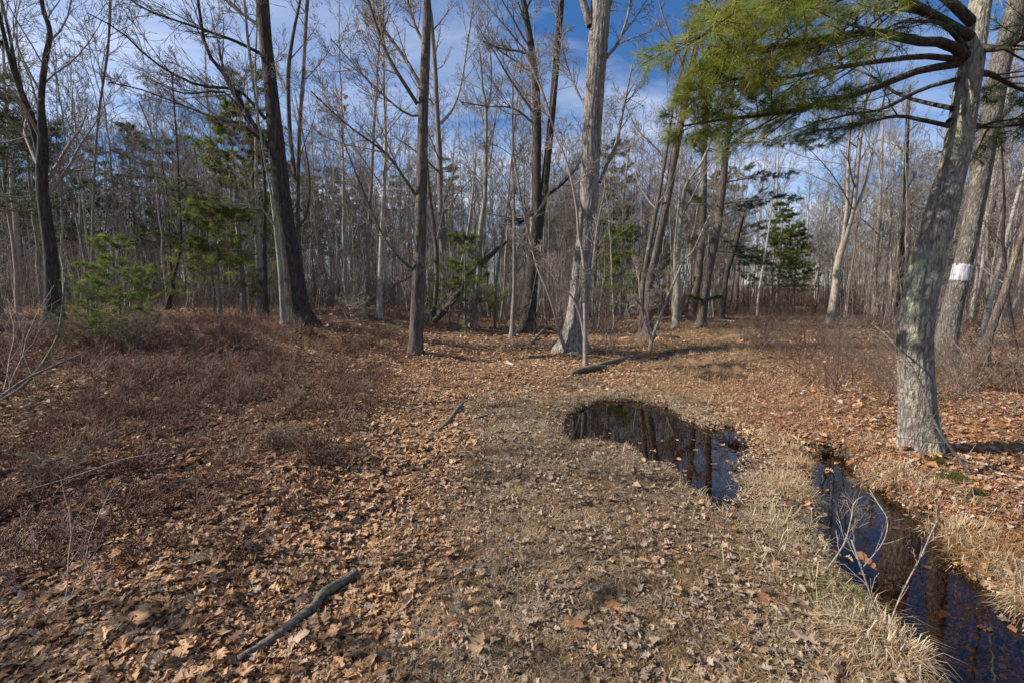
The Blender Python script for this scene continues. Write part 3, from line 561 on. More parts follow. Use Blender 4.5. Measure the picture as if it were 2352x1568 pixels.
stick('wood_scrap', 'tiny white scrap beside the foot of the big pine', 'wood', [(2042,1000,5),(2046,1004,7),(2050,1008,5)], 'birch', on_ground=True, seed=17)
for i, (c, lab) in enumerate((
    ([(2038,1446,4,1.92),(2071,1361,4,2.0),(2117,1272,4,2.08),(2144,1211,3,2.15),(2168,1170,2,2.2)], 'straight pale bare shoot rising over the dark ditch'),
    ([(2016,1412,5,1.95),(1977,1301,5,2.0),(1955,1238,4,2.05)], 'bare shoot forking low at the ditch edge beside the straight one'),
    ([(1982,1301,3,2.0),(2027,1245,3,2.05),(2038,1194,3,2.1),(2016,1154,3,2.15),(1996,1121,2,2.2)], 'curved reddish bare shoot arching over the ditch'),
    ([(1890,1318,4,2.35),(1937,1250,4,2.4),(1954,1194,3,2.45),(1962,1154,3,2.5),(1982,1138,2,2.5)], 'crooked grey bare shoot at the grassy near end of the ditch'))):
    stick('bare_shoot', lab, 'shoot', c, 'sprig', seed=40+i, branches=5 if i != 2 else 3, blen=(0.08, 0.2), group='bare shoots over the ditch')
def stump():
    p = ground(1042, 760); rng = np.random.default_rng(5); th = np.arange(14)/14*6.283; V = []; zz = [-.1, .02, .10, .18, .24]
    s = scale_at(p)*11
    for k, z in enumerate(zz):
        r = s*(1.35-0.25*k/2)*(1+0.12*np.sin(3*th)+rng.normal(0, .05, 14)); V.append(np.c_[r*np.cos(th), r*np.sin(th), np.full(14, z)+(rng.uniform(-.05, .12, 14) if k == 4 else 0)])
    for r in (0.75, 0.4): V.append(np.c_[V[4][:, :2]*r, rng.uniform(.06, .16, 14)*np.ones(14)])
    V = np.concatenate(V); k = np.arange(14); F = np.concatenate([np.stack([j*14+k, j*14+(k+1) % 14, (j+1)*14+(k+1) % 14, (j+1)*14+k], 1) for j in range(6)])
    o = link('stump', make_mesh('stump', V, [F, (np.arange(14)+84)[None]], BK['brown'], smooth=False), loc=(p[0], p[1], hz(p[0], p[1])-0.02)); tag(o, 'small jagged broken stump behind the furrowed brown tree', 'stump')
stump()

# pines ---------------------------------------------------------------------------------------------
def tufts(rng, pos, d, n, length, width, cols, spread=0.75):
    m = len(pos); P = np.repeat(pos, n, 0); Dd = nrm(np.repeat(d, n, 0)+rng.normal(0, spread, (m*n, 3)))
    ln = rng.uniform(0.7, 1.1, m*n)*length; sd = nrm(np.cross(Dd, rng.normal(0, 1, (m*n, 3))))*width*0.5
    st = P + Dd*(rng.uniform(0, 0.15, m*n)*length)[:, None]
    V = np.stack([st-sd, st+sd, st+Dd*ln[:, None]+np.array([0, 0, -0.12])*ln[:, None]], 1).reshape(-1, 3)
    F = np.arange(m*n*3).reshape(-1, 3); ci = rng.integers(0, len(cols), m); c = np.asarray(cols)[ci]*rng.uniform(0.75, 1.2, (m, 1)); C = np.repeat(c, n*3, 0)
    return V, F, C
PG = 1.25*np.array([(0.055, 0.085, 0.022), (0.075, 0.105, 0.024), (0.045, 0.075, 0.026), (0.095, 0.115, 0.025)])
PY = 1.75*np.array([(0.12, 0.145, 0.022), (0.15, 0.165, 0.025), (0.09, 0.125, 0.022), (0.18, 0.165, 0.035)])  # lit yellow-green needles: the sun on the boughs is put into the colour
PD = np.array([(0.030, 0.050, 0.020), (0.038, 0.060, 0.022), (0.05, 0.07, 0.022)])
def bough(rng, wood, leaf, path, r0, k1, l1, k2, nn, nl, nw, cols, up=0.1, flat=0.25, from_t=0.2, r1=0.02, seg=1):
    """path (p,3): a pine branch with flat side sprays and needle tufts"""
    p = len(path); R = np.linspace(r0, r0*0.25, p); wood.tubes(path[None], R[None], 7)
    C1, R1 = spawn(rng, path[None], R[None], k1, from_t, 1.0, (0.7, 1.1), l1, 0.5, 6, up, 0.09, flat=flat, rmax=r1); R1 = np.maximum(R1, 0.003); wood.tubes(C1, R1, 4)
    ls = np.linalg.norm(C1[:, -1]-C1[:, 0], axis=1)
    C2, R2 = spawn(rng, C1, R1, k2, 0.2, 1.0, (0.5, 0.95), (0.3, 0.55), 0.6, 4, up, 0.12, flat=flat*1.5, rmax=0.006, parent_scale=ls); R2 = np.maximum(R2, 0.002); wood.tubes(C2, R2, 3)
    pos = np.concatenate([C1[:, 4], C1[:, 5], C2[:, 1], C2[:, 2], C2[:, 3]]); d = np.concatenate([C1[:, 5]-C1[:, 4], C1[:, 5]-C1[:, 4], C2[:, 1]-C2[:, 0], C2[:, 2]-C2[:, 1], C2[:, 3]-C2[:, 2]])
    d = nrm(d); d[:, 2] += 0.2
    leaf.add(*tufts(rng, pos, d, nn, nl, nw, cols))
STRAW = np.array([1.12, 1.16, 1.2])*np.array([(0.42,0.31,0.185), (0.50,0.40,0.26), (0.34,0.24,0.14), (0.26,0.18,0.11), (0.56,0.46,0.32), (0.38,0.24,0.12)])
def make_pine_data(seed, h, r, bare, spread, whorls, per, nn, nl, nw, cols, k1=6, k2=3, shape=0.8, up=0.25):
    rng = np.random.default_rng(seed); z = np.linspace(-0.3, h, 24); path = np.c_[np.cumsum(rng.normal(0, 0.015*h/12, 24)), np.cumsum(rng.normal(0, 0.015*h/12, 24)), z]
    rad = r*(1-0.93*np.clip(z/h, 0, 1)**0.9)
    V, F = trunk_mesh(path, rad, 14, 0.3, seed, 0.03); tm = make_mesh('trunk', V, [F], BK['pine'])
    wood, leaf = Bag(), Bag()
    for w in range(whorls):
        t = bare + (0.98-bare)*(w+rng.uniform(0, 0.7))/whorls; zc = t*h; c = np.array([np.interp(zc, z, path[:, 0]), np.interp(zc, z, path[:, 1]), zc])
        L0 = spread*(1-(t-bare)/(1-bare))**shape*rng.uniform(0.7, 1.15)+0.25
        for q in range(per):
            if rng.random() < 0.15: continue
            a = rng.uniform(0, 6.283); L = L0*rng.uniform(0.6, 1.1); s = np.linspace(0, 1, 7)[:, None]
            d = np.array([math.cos(a), math.sin(a), 0]); bp = c + d*L*s + np.array([0, 0, 1])*L*(up*s**1.5-0.10*np.sin(s*3.1)*rng.uniform(0, 1.4)) + rng.normal(0, 0.02*L, (7, 3))*s
            bough(rng, wood, leaf, bp, max(0.008, 0.012*L), k1, (0.22*L+0.1, 0.42*L+0.12), k2, nn, nl, nw, cols, from_t=0.3 if L > 1 else 0.1)
    return tm, wood.mesh('branches', BK['twig']), leaf.mesh('crown', MNEEDLE, False)
PINES = {
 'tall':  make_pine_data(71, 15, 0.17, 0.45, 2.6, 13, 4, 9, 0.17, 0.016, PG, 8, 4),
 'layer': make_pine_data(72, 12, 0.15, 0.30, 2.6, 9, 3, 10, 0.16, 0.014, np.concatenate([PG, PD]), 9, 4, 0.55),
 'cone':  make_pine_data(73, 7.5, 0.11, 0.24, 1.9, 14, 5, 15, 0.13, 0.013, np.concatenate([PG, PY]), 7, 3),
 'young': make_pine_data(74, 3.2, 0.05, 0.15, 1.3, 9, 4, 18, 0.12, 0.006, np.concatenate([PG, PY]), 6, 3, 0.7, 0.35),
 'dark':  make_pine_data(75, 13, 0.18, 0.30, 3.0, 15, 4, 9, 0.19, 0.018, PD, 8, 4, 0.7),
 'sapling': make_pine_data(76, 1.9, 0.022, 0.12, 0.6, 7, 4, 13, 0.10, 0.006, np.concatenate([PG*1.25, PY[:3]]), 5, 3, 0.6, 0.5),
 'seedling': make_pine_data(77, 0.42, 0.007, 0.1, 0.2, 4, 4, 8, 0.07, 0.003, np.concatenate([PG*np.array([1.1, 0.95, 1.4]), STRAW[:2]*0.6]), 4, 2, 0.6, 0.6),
}
def place_pine(kind, label, x, y, s=1.0, rz=0.0, name='pine_tree', cat='pine tree', group=None, sz=None, tilt=(0, 0)):
    e = empty(name, (x, y, hz(x, y)), label, cat, group); e.rotation_euler = (tilt[0], tilt[1], rz); e.scale = (s, s, sz or s)
    for nm, me in zip(('trunk', 'branches', 'crown'), PINES[kind]): link(nm, me, e)
    return e
def pine_at(kind, label, u, v, s=1.0, rz=0.0, Y=None, **kw):
    p = ground(u, v) if Y is None else None
    if Y is not None: d = ray(u, v); p = np.array([d[0]/d[1]*Y, Y, 0])
    return place_pine(kind, label, p[0], p[1], s, rz, **kw)
pine_at('sapling', 'small bright pine sapling growing on the shaded leafy slope', 283, 800, 1.0, 0.4, name='pine_sapling', cat='pine sapling')
pine_at('seedling', 'low spreading pine seedling at the foot of the bright sapling', 215, 800, 1.3, 1.0, name='pine_seedling', cat='pine seedling')
pine_at('seedling', 'low pine seedling on the slope side of the bright sapling', 330, 806, 1.2, 2.0, name='pine_seedling', cat='pine seedling')
pine_at('seedling', 'tiny pale green pine seedling in the reddish leaf litter', 660, 1030, 0.45, 3.0, name='pine_seedling', cat='pine seedling')
pine_at('seedling', 'faded pine seedling at the shaded edge beside bent straw stems', 130, 1105, 0.5, 4.0, name='pine_seedling', cat='pine seedling')
pine_at('seedling', 'small pine seedling near the foot of the tallest dark tree', 806, 742, 1.6, 5.0, name='pine_seedling', cat='pine seedling')
pine_at('seedling', 'tiny pine seedling beside the furrowed brown tree', 913, 772, 0.7, 1.5, name='pine_seedling', cat='pine seedling')
pine_at('cone', 'dense green pine with sweeping boughs beside the tallest dark tree', 560, 690, 1.05, 0.3, Y=17)
pine_at('young', 'young green pine under the dense pine in the shaded woods', 505, 700, 1.2, 1.3, Y=15.5)
pine_at('layer', 'pine with layered flat boughs behind the tallest dark tree', 600, 690, 0.95, 2.1, Y=22)
pine_at('young', 'sunlit young pine glowing green behind the grey-green broom-topped tree', 1068, 690, 1.25, 0.7, Y=19)
pine_at('cone', 'dense conical pine with full boughs at the end of the path', 1783, 722, 0.98, 1.9)
pine_at('cone', 'second smaller pine tucked behind the dense conical pine', 1822, 712, 0.8, 0.2, Y=30)
pine_at('young', 'young pine between the leaning tree and the massive pale tree', 1425, 690, 1.6, 2.9, Y=24)
pine_at('layer', 'dark layered pine behind the leaning tree at the path', 1405, 690, 0.95, 0.9, Y=30)
pine_at('dark', 'tall dark pine at the extreme edge beside the fan-shaped dark tree', -10, 700, 0.85, 0.0, Y=15)
pine_at('dark', 'broad dark pine behind the fan-shaped dark tree', 60, 690, 0.75, 2.0, Y=24)

def layered_pine():
    ctrl = [(1608,752,24),(1617,690,21),(1627,625,20),(1647,525,18),(1660,425,17),(1670,325,15),(1676,270,14)]
    e, path, root = D('pine_tree', 'pine by the path with flat shelf-like boughs reaching over it', ctrl, 'brown', 13, seed=29, sides=20, crown=False)
    rng = np.random.default_rng(8); wood, leaf = Bag(), Bag(); Y = root[1]
    def bg(a, b, L1, dy, k=10, cols=PD, up=0.1):
        p0, p1 = at(a[0], a[1], Y), at(b[0], b[1], Y+dy); s = np.linspace(0, 1, 8)[:, None]; p = p0+(p1-p0)*s+np.array([0, 0, 0.12])*np.sin(s*3.14)*np.linalg.norm(p1-p0)*0.3+rng.normal(0, .02, (8, 3))*s
        bough(rng, wood, leaf, p, 0.03, k, L1, 4, 12, 0.14, 0.011, cols, up=up, from_t=0.3)
    bg((1672,330),(1880,340),(0.35,0.7),-0.6,14); bg((1665,420),(1815,405),(0.3,0.65),-0.3,13); bg((1655,470),(1835,458),(0.4,0.8),-0.5,16); bg((1652,500),(1740,470),(0.4,0.7),0.6,12)
    bg((1650,500),(1590,450),(0.3,0.7),0.8,10,PG); bg((1645,535),(1720,600),(0.3,0.7),0.5,12); bg((1640,560),(1560,560),(0.3,0.7),0.6,10,PG); bg((1637,575),(1770,610),(0.3,0.6),-0.2,12)
    bg((1668,360),(1600,330),(0.4,0.8),0.5,12,PG); bg((1672,300),(1760,260),(0.4,0.8),0.7,12,PG); bg((1675,280),(1620,200),(0.4,0.9),-0.6,12,PG); bg((1678,250),(1740,180),(0.4,0.9),0.6,12,PG)
    for k in range(9):
        q = path[int(len(path)*(0.62+0.036*k))]; a = rng.uniform(0, 6.28); L = 1.9-0.15*k; s = np.linspace(0, 1, 7)[:, None]
        bough(rng, wood, leaf, q[:3]+np.array([math.cos(a), math.sin(a), 0.2])*L*s, 0.025, 9, (0.3, 0.7), 4, 10, 0.14, 0.012, PG, from_t=0.25)
    p0 = at(1620, 690, Y-0.3); s = np.linspace(0, 1, 6)[:, None]
    for du in (-36, 34): bough(rng, wood, leaf, p0+(at(1622+du, 682, Y-0.5)-p0)*s, 0.012, 10, (0.15, 0.3), 4, 14, 0.10, 0.009, PG, up=0.3, from_t=0.05)
    for nm, bag, mt in (('branches', wood, BK['twig']), ('crown', leaf, MNEEDLE)):
        me = bag.mesh(nm, mt, nm == 'branches'); me.transform(Matrix.Translation(-Vector(root))); link(nm, me, e)
layered_pine()

def big_pine():
    ctrl = [(2115,1030,96),(2110,960,88),(2105,880,84),(2100,800,82),(2104,740,82),(2120,650,80),(2159,500,78),(2185,400,70),(2206,300,67),(2222,200,64),(2238,100,60),(2253,0,55)]
    gp = ground(2115, 1032); Y = gp[1]
    e, path, root = D('pine_tree', 'big rough-barked pine curving up beside the ditch, its boughs hanging over the path', ctrl, 'pine', 12.5, Y=Y, seed=45, sides=64, flare=0.22, crown=False, rough=0.035, rings=130)
    rng = np.random.default_rng(18); wood, leaf = Bag(), Bag()
    near = np.concatenate([PG, PY])
    def limb(pts, dy, r0, k, l1, cols=near, nn=22, up=0.05, flat=0.35, ft=0.3, k2=5):
        m = len(pts); P = np.array([at(u, v, Y+dy*i/(m-1)) for i, (u, v) in enumerate(pts)]); P = curve(P, 14)
        bough(rng, wood, leaf, P, r0, k, l1, k2, nn, 0.10, 0.0030, cols, up=up, flat=flat, from_t=ft, r1=0.012)
    limb([(2222,135),(2175,100),(2105,95),(2015,75),(1930,82),(1850,95),(1760,110),(1640,125)], -0.7, 0.042, 30, (0.4, 0.85), cols=PY, ft=0.4)
    limb([(2200,148),(2105,165),(2005,205),(1905,235),(1830,255),(1755,265),(1660,275),(1570,290)], -0.3, 0.032, 30, (0.3, 0.62), ft=0.38)
    limb([(2180,290),(2110,275),(2055,268),(1955,290),(1870,300)], 0.2, 0.02, 12, (0.25, 0.5), cols=PG, nn=14, ft=0.3)
    limb([(2236,90),(2150,40),(2050,-10),(1930,-30),(1800,0),(1680,40),(1600,90)], -0.9, 0.04, 32, (0.4, 0.85), cols=PY, ft=0.4)
    limb([(2240,60),(2150,-20),(2020,-60),(1880,-70),(1760,-40),(1680,10)], -0.2, 0.04, 26, (0.45, 0.9), ft=0.4)
    limb([(2215,140),(2130,130),(2030,140),(1900,160),(1800,180),(1700,180),(1600,205)], -0.5, 0.026, 28, (0.35, 0.7), cols=PY, ft=0.4)
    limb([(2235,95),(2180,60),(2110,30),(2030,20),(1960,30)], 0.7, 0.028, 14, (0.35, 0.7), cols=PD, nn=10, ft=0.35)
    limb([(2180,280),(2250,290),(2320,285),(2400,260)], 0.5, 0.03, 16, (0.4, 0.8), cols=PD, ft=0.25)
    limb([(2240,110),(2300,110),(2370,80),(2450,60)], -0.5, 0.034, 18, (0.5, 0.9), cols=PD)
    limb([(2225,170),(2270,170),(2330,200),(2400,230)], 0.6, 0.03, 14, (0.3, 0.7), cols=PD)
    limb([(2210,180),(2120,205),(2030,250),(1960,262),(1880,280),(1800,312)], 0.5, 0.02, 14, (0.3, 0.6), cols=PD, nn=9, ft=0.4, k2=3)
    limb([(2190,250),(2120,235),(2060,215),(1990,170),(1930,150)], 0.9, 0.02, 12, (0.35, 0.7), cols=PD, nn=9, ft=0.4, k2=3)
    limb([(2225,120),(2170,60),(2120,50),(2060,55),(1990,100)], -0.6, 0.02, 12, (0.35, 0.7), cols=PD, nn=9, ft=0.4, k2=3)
    for k in range(26):
        t = 0.52+0.46*k/26; q = path[int((len(path)-1)*t)]; a = rng.uniform(0, 6.28); L = rng.uniform(1.8, 3.2)*(1-0.65*(t-0.5)/0.5); s = np.linspace(0, 1, 8)[:, None]
        if q[2] < 4.6: continue
        bough(rng, wood, leaf, q[:3]+np.array([math.cos(a), math.sin(a), 0.12])*L*s-np.array([0, 0, 0.25])*np.sin(s*3.1)*0.3, 0.03, 10, (0.35, 0.8), 4, 10, 0.11, 0.008, near, from_t=0.25)
    for nm, bag, mt in (('branches', wood, BK['dark']), ('crown', leaf, MNEEDLE)):
        me = bag.mesh(nm, mt, nm == 'branches'); me.transform(Matrix.Translation(-Vector(root))); link(nm, me, e)
big_pine()

def blazed_pine():
    ctrl = [(2174,840,64),(2172,800,60),(2180,740,56),(2194,680,53),(2207,628,52),(2228,536,50),(2253,400,52),(2279,250,54),(2297,150,52),(2337,0,50)]
    gp = ground(2174, 842); Y = gp[1]
    e, path, root = D('pine_tree', 'grey pine behind the big one with a white paint blaze on its trunk', ctrl, 'pine_dull', 15, Y=Y, seed=46, sides=48, flare=0.2, rings=140, density=0.35, t0=0.5)
    # blaze: a skin over the camera-side half of the trunk between two rings
    sides = 48; V, F = trunk_mesh(path[:, :3], path[:, 3], sides, 0.2, 46, 0.03, zbase=root[2]); V = V.reshape(len(path), sides, 3)
    zt, zb = at(2207, 612, Y)[2], at(2207, 650, Y)[2]; k = [i for i in range(len(path)) if zb <= path[i, 2] <= zt]
    ks = np.linspace(k[0]-0.35, k[-1]+0.5, 9); cen = path[:, :3]
    face = (V-cen[:, None])[k[0]]; j0 = int(np.argmin(face[:, 1]+0.5*face[:, 0])); js = (j0+np.arange(-11, 12)) % sides
    rng = np.random.default_rng(2); G = []
    for a, f in enumerate(ks):
        i = int(f); fr = f-i; row = V[i]*(1-fr)+V[i+1]*fr; c = cen[i]*(1-fr)+cen[i+1]*fr; r = row[js]; o = nrm(r-c)
        r = r+o*0.004
        if a in (0, 8): r[:, 2] += rng.normal(0, 0.014, len(js))
        G.append(r)
    G.insert(0, G[0]-nrm(G[0]-cen[k[0]])*0.02); G.append(G[-1]-nrm(G[-1]-cen[k[-1]])*0.02)
    G = np.array(G); nr, nc = G.shape[:2]; i = (np.arange(nr-1)[:, None]*nc+np.arange(nc-1)[None]).ravel()
    b = link('paint_blaze', make_mesh('paint_blaze', G.reshape(-1, 3)-root, [np.stack([i, i+1, i+nc+1, i+nc], 1)], MPAINT), e); b['label'] = 'white rectangular paint blaze brushed on the bark'
blazed_pine()

def instancer(name, templates, which, pos, rot, scl, label, cat):
    """one countless mass: template meshes set on points by geometry nodes"""
    coll = bpy.data.collections.new(name+'_kinds')
    for i, me in enumerate(templates): coll.objects.link(bpy.data.objects.new(f'{name}_{i:02d}', me))
    me = bpy.data.meshes.new(name); me.vertices.add(len(pos)); me.vertices.foreach_set('co', np.asarray(pos, np.float32).ravel())
    for nm, ty, key, v in (('kind_index', 'INT', 'value', which), ('rot', 'FLOAT_VECTOR', 'vector', rot), ('scl', 'FLOAT', 'value', scl)):
        a = me.attributes.new(nm, ty, 'POINT'); a.data.foreach_set(key, np.asarray(v, np.int32 if ty == 'INT' else np.float32).ravel())
    me.update(); o = link(name, me); ng = bpy.data.node_groups.new(name, 'GeometryNodeTree')
    ng.interface.new_socket('Geometry', in_out='INPUT', socket_type='NodeSocketGeometry'); ng.interface.new_socket('Geometry', in_out='OUTPUT', socket_type='NodeSocketGeometry')
    N, L = ng.nodes.new, ng.links.new; gi, go = N('NodeGroupInput'), N('NodeGroupOutput'); ip = N('GeometryNodeInstanceOnPoints'); ci = N('GeometryNodeCollectionInfo')
    ci.inputs['Collection'].default_value = coll; ci.inputs['Separate Children'].default_value = True; ci.inputs['Reset Children'].default_value = True
    def na(nm, ty):
        x = N('GeometryNodeInputNamedAttribute'); x.data_type = ty; x.inputs['Name'].default_value = nm; return x.outputs['Attribute']
    L(gi.outputs[0], ip.inputs['Points']); L(ci.outputs[0], ip.inputs['Instance']); ip.inputs['Pick Instance'].default_value = True
    L(na('kind_index', 'INT'), ip.inputs['Instance Index']); L(na('rot', 'FLOAT_VECTOR'), ip.inputs['Rotation']); L(na('scl', 'FLOAT'), ip.inputs['Scale']); L(ip.outputs[0], go.inputs[0])
    md = o.modifiers.new('instances', 'NODES'); md.node_group = ng
    return tag(o, label, cat, kind='stuff')
# woodland behind -------------------------------------------------------------------------------------
def wood_variant(seed, h, r, lean, t0, density, fork=False, bk='wood', llen=(0.8, 2.4)):
    rng = np.random.default_rng(seed); n = 26; z = np.linspace(-0.3, h, n); a = rng.uniform(0, 6.28)
    bend = np.cumsum(rng.normal(0, 0.02, (n, 2)), 0)*h/10+np.outer(np.clip(z/h, 0, 1)**1.3*lean*h, [math.cos(a), math.sin(a)])
    path = np.c_[bend, z]; rad = r*(1-0.9*np.clip(z/h, 0, 1)**0.85)
    V, F = trunk_mesh(path, rad, 9, 0.3, seed, 0.03); tm = [(V, F)]
    b = Bag(); P, R = path[None], rad[None]
    if fork:
        C, Rr = spawn(rng, P, R, 2, t0*0.8, t0*1.2, (0.2, 0.4), (0.45*h, 0.6*h), 0.75, 12, 0.5, 0.05, taper=0.15); b.tubes(C, Rr, 6)
        f1, g1 = spawn(rng, C, Rr, 6, 0.2, 1, (0.4, 0.9), llen, 0.45, 6, 0.5, 0.1, rmax=0.03)
    C1, R1 = spawn(rng, P, R, int(15*density), t0, 0.98, (0.5, 1.05), llen, 0.45, 6, 0.5, 0.10, rmax=0.04)
    if fork: C1 = np.concatenate([C1, f1]); R1 = np.concatenate([R1, g1])
    R1 = np.maximum(R1, 0.005); b.tubes(C1, R1, 4); l1 = np.linalg.norm(C1[:, -1]-C1[:, 0], axis=1)
    C2, R2 = spawn(rng, C1, R1, 6, 0.15, 1, (0.4, 0.95), (0.3, 0.55), 0.6, 4, 0.3, 0.14, parent_scale=l1, rmax=0.012); R2 = np.maximum(R2, 0.0065); b.tubes(C2, R2, 3); l2 = np.linalg.norm(C2[:, -1]-C2[:, 0], axis=1)
    C3, R3 = spawn(rng, C2, R2, 4, 0.1, 1, (0.4, 0.95), (0.4, 0.75), 0.7, 2, 0.2, 0.15, parent_scale=np.maximum(l2, 0.25), rmax=0.008); R3 = np.maximum(R3, 0.0055); b.tubes(C3, R3, 3)
    return make_mesh('trunk', V, [F], BK[bk]), b.mesh('crown', BK['twig'])
WOOD = [wood_variant(100, 11, 0.055, 0.03, 0.40, 1.0), wood_variant(101, 12.5, 0.075, 0.05, 0.45, 1.1), wood_variant(102, 10, 0.045, 0.08, 0.35, 1.0), wood_variant(103, 13, 0.09, 0.02, 0.40, 1.2, True),
        wood_variant(104, 9, 0.038, 0.06, 0.30, 1.0), wood_variant(105, 12, 0.06, 0.04, 0.35, 1.1, True), wood_variant(106, 7, 0.035, 0.10, 0.25, 0.9), wood_variant(107, 14, 0.11, 0.03, 0.45, 1.1),
        wood_variant(108, 10.5, 0.06, 0.03, 0.45, 0.8, False, 'birch'), wood_variant(109, 5, 0.022, 0.12, 0.2, 0.8, False, 'wood', (0.5, 1.3)), wood_variant(110, 11, 0.06, 0.04, 0.3, 1.1, True, 'lichen')]
KINDW = ['slim straight grey', 'tall grey-brown', 'slender leaning', 'forked grey', 'thin pole-like', 'forked slim', 'small thin', 'stout grey', 'whitish birch-like', 'whip-thin young', 'lichen-grey forked']
ZONES = [(-400, 330, 'in the shaded woods around the bright pine sapling'), (330, 640, 'in the woods around the dense green pine'), (640, 950, 'between the tallest and the furrowed tree'), (950, 1200, 'behind the leaning dead trunk'),
         (1200, 1480, 'behind the massive pale tree'), (1480, 1700, 'behind the leaning burled tree'), (1700, 1900, 'around the end of the path'), (1900, 2120, 'in the brush between path and big pine'), (2120, 2900, 'behind the blazed pine')]
def place_wood(k, x, y, s, rz, tilt, label, group):
    e = empty('woodland_tree' if k != 8 else 'birch_tree', (x, y, hz(x, y)), label, 'tree', group); e.scale = (s, s, s*1.0); e.rotation_euler = (tilt[0], tilt[1], rz)
    link('trunk', WOOD[k][0], e); link('crown', WOOD[k][1], e)
def woods():
    rng = np.random.default_rng(4242); pts = []; tries = 0
    heroes = [(o.location.x, o.location.y) for o in bpy.data.objects if o.type == 'EMPTY' and o.parent is None]
    while len(pts) < 285 and tries < 30000:
        tries += 1
        u = rng.uniform(-60, 2420); y = 14+34*rng.random()**0.8
        x = (u-CX)/FPX*y
        if 1660 < u < 1900 and y < 30: continue
        if 1100 < u < 1900 and y < 18: continue
        if 700 < u < 1100 and y < 17: continue
        md = 0.55+0.012*y
        if any((x-a)**2+(y-b)**2 < md*md for a, b, *_ in pts) or any((x-a)**2+(y-b)**2 < 0.8 for a, b in heroes): continue
        pts.append((x, y, u))
    for x, y, u in pts:
        k = int(rng.choice(11, p=[.14, .10, .13, .07, .13, .10, .10, .05, .05, .07, .06]))
        zn = next((z[2] for z in ZONES if z[0] <= u < z[1]), ZONES[-1][2])
        far = 'far back ' if y > 32 else ''
        lab = f"{KINDW[k]} bare tree {far}{zn}"
        place_wood(k, x, y, rng.uniform(0.8, 1.2), rng.uniform(0, 6.28), rng.normal(0, 0.035, 2), lab, f"{KINDW[k]} trees {far}{zn}")
    # trees standing just outside the picture on the sunny side, whose shadows fall across the ground
    for i, (x, y, k, s) in enumerate([(-8.5, 0.2, 6, 1.0), (-9.5, 4.9, 4, 1.0), (-12, 1.6, 2, 1.0), (-13, 7.0, 10, 1.0), (-15, 4.2, 5, 0.9), (-5.2, 1.9, 9, 1.0), (-17, 8.6, 3, 1.0), (-7.0, 3.2, 9, 1.2), (-11, 3.0, 6, 1.0), (-14, 0.4, 4, 1.0)]):
        place_wood(k, x, y, s, i*1.3, (0.02, 0.03), f"{KINDW[k]} bare tree beyond the sunny side of the slope", 'trees on the sunny side of the slope')
woods()
place_pine('cone', 'pine standing beyond the shaded front corner', -8.9, 0.9, 0.75, 0.5)
def far_pines():
    rng = np.random.default_rng(77)
    spots = [(330, 30, 'dark'), (400, 26, 'layer'), (250, 34, 'tall'), (470, 36, 'dark'), (740, 44, 'tall'), (775, 40, 'dark'), (810, 46, 'tall'), (850, 43, 'dark'), (700, 38, 'layer'), (1030, 45, 'tall'), (1240, 42, 'dark'), (1180, 48, 'layer'),
             (1395, 40, 'tall'), (1425, 44, 'dark'), (1520, 36, 'cone'), (1550, 42, 'layer'), (1640, 40, 'dark'), (1690, 34, 'layer'), (160, 28, 'layer'), (910, 50, 'tall'), (2010, 50, 'tall'), (2290, 40, 'dark'), (645, 30, 'tall')]
    for u, y, k in spots:
        zn = next((z[2] for z in ZONES if z[0] <= u < z[1]), ZONES[-1][2]); s = rng.uniform(0.75, 0.95)
        w = {'dark': 'dark full', 'layer': 'layered', 'tall': 'tall thin-crowned', 'cone': 'conical'}[k]
        place_pine(k, f"{w} pine far back {zn}", (u-CX)/FPX*y, y, s, rng.uniform(0, 6.28), group=f"{w} pines far back {zn}")
far_pines()
def far_woods():
    rng = np.random.default_rng(99); n = 3900; y = 26+150*rng.random(n)**1.45; u = rng.uniform(-260, 2620, n); x = (u-CX)/FPX*y
    keep = ~((u > 1680) & (u < 1900) & (y < 36)); x, y = x[keep], y[keep]; n = len(x); tm = []
    for k in (0, 1, 2, 4, 5, 6, 9, 10, 8):
        T, Cc = WOOD[k]; me = T.copy(); bm = bmesh.new(); bm.from_mesh(T); nf = len(bm.faces); bm.from_mesh(Cc); bm.faces.ensure_lookup_table()
        for f in bm.faces[nf:]: f.material_index = 1
        bm.to_mesh(me); bm.free(); me.materials.append(BK['twig']); tm.append(me)
    which = rng.choice(9, n, p=[.10, .08, .13, .13, .08, .20, .18, .06, .04])
    lean = np.where(rng.random(n) < 0.07, 0.45, 0.05); rot = np.c_[rng.normal(0, 1, n)*lean, rng.normal(0, 1, n)*lean, rng.uniform(0, 6.28, n)]
    instancer('far_woods', tm, which, np.c_[x, y, height(x, y)-0.05], rot, rng.uniform(0.75, 1.2, n), 'far-off bare woods reading as a grey-brown mass of thin trunks and twigs', 'woods')
far_woods()

def thicket():
    rng = np.random.default_rng(123); n = 900; y = 17+30*rng.random(n); u = rng.uniform(-150, 2500, n); x = (u-CX)/FPX*y
    keep = ~((u > 1640) & (u < 1930) & (y < 40)) & ~((np.abs(x-(0.27*y+1.2)) < 1.9) & (y < 28)) & ~((u > 600) & (u < 1500) & (y < 17)) & ~((u > 1500) & (u < 1850) & (y < 20)); x, y = x[keep], y[keep]; n = len(x); tm = []
    for k, h in ((0, 3.2), (1, 4.5), (2, 2.4), (3, 3.8)):
        V, F = whip_arrays(400+k, h); tm.append(make_mesh('thicket', V, [F], BK['twig']))
    rot = np.c_[rng.normal(0, .10, n), rng.normal(0, .10, n), rng.uniform(0, 6.28, n)]
    instancer('thicket', tm, rng.integers(0, 4, n), np.c_[x, y, height(x, y)-0.05], rot, rng.uniform(0.6, 1.15, n), 'thicket of whip-thin bare saplings filling the woods under the taller trees', 'thicket')
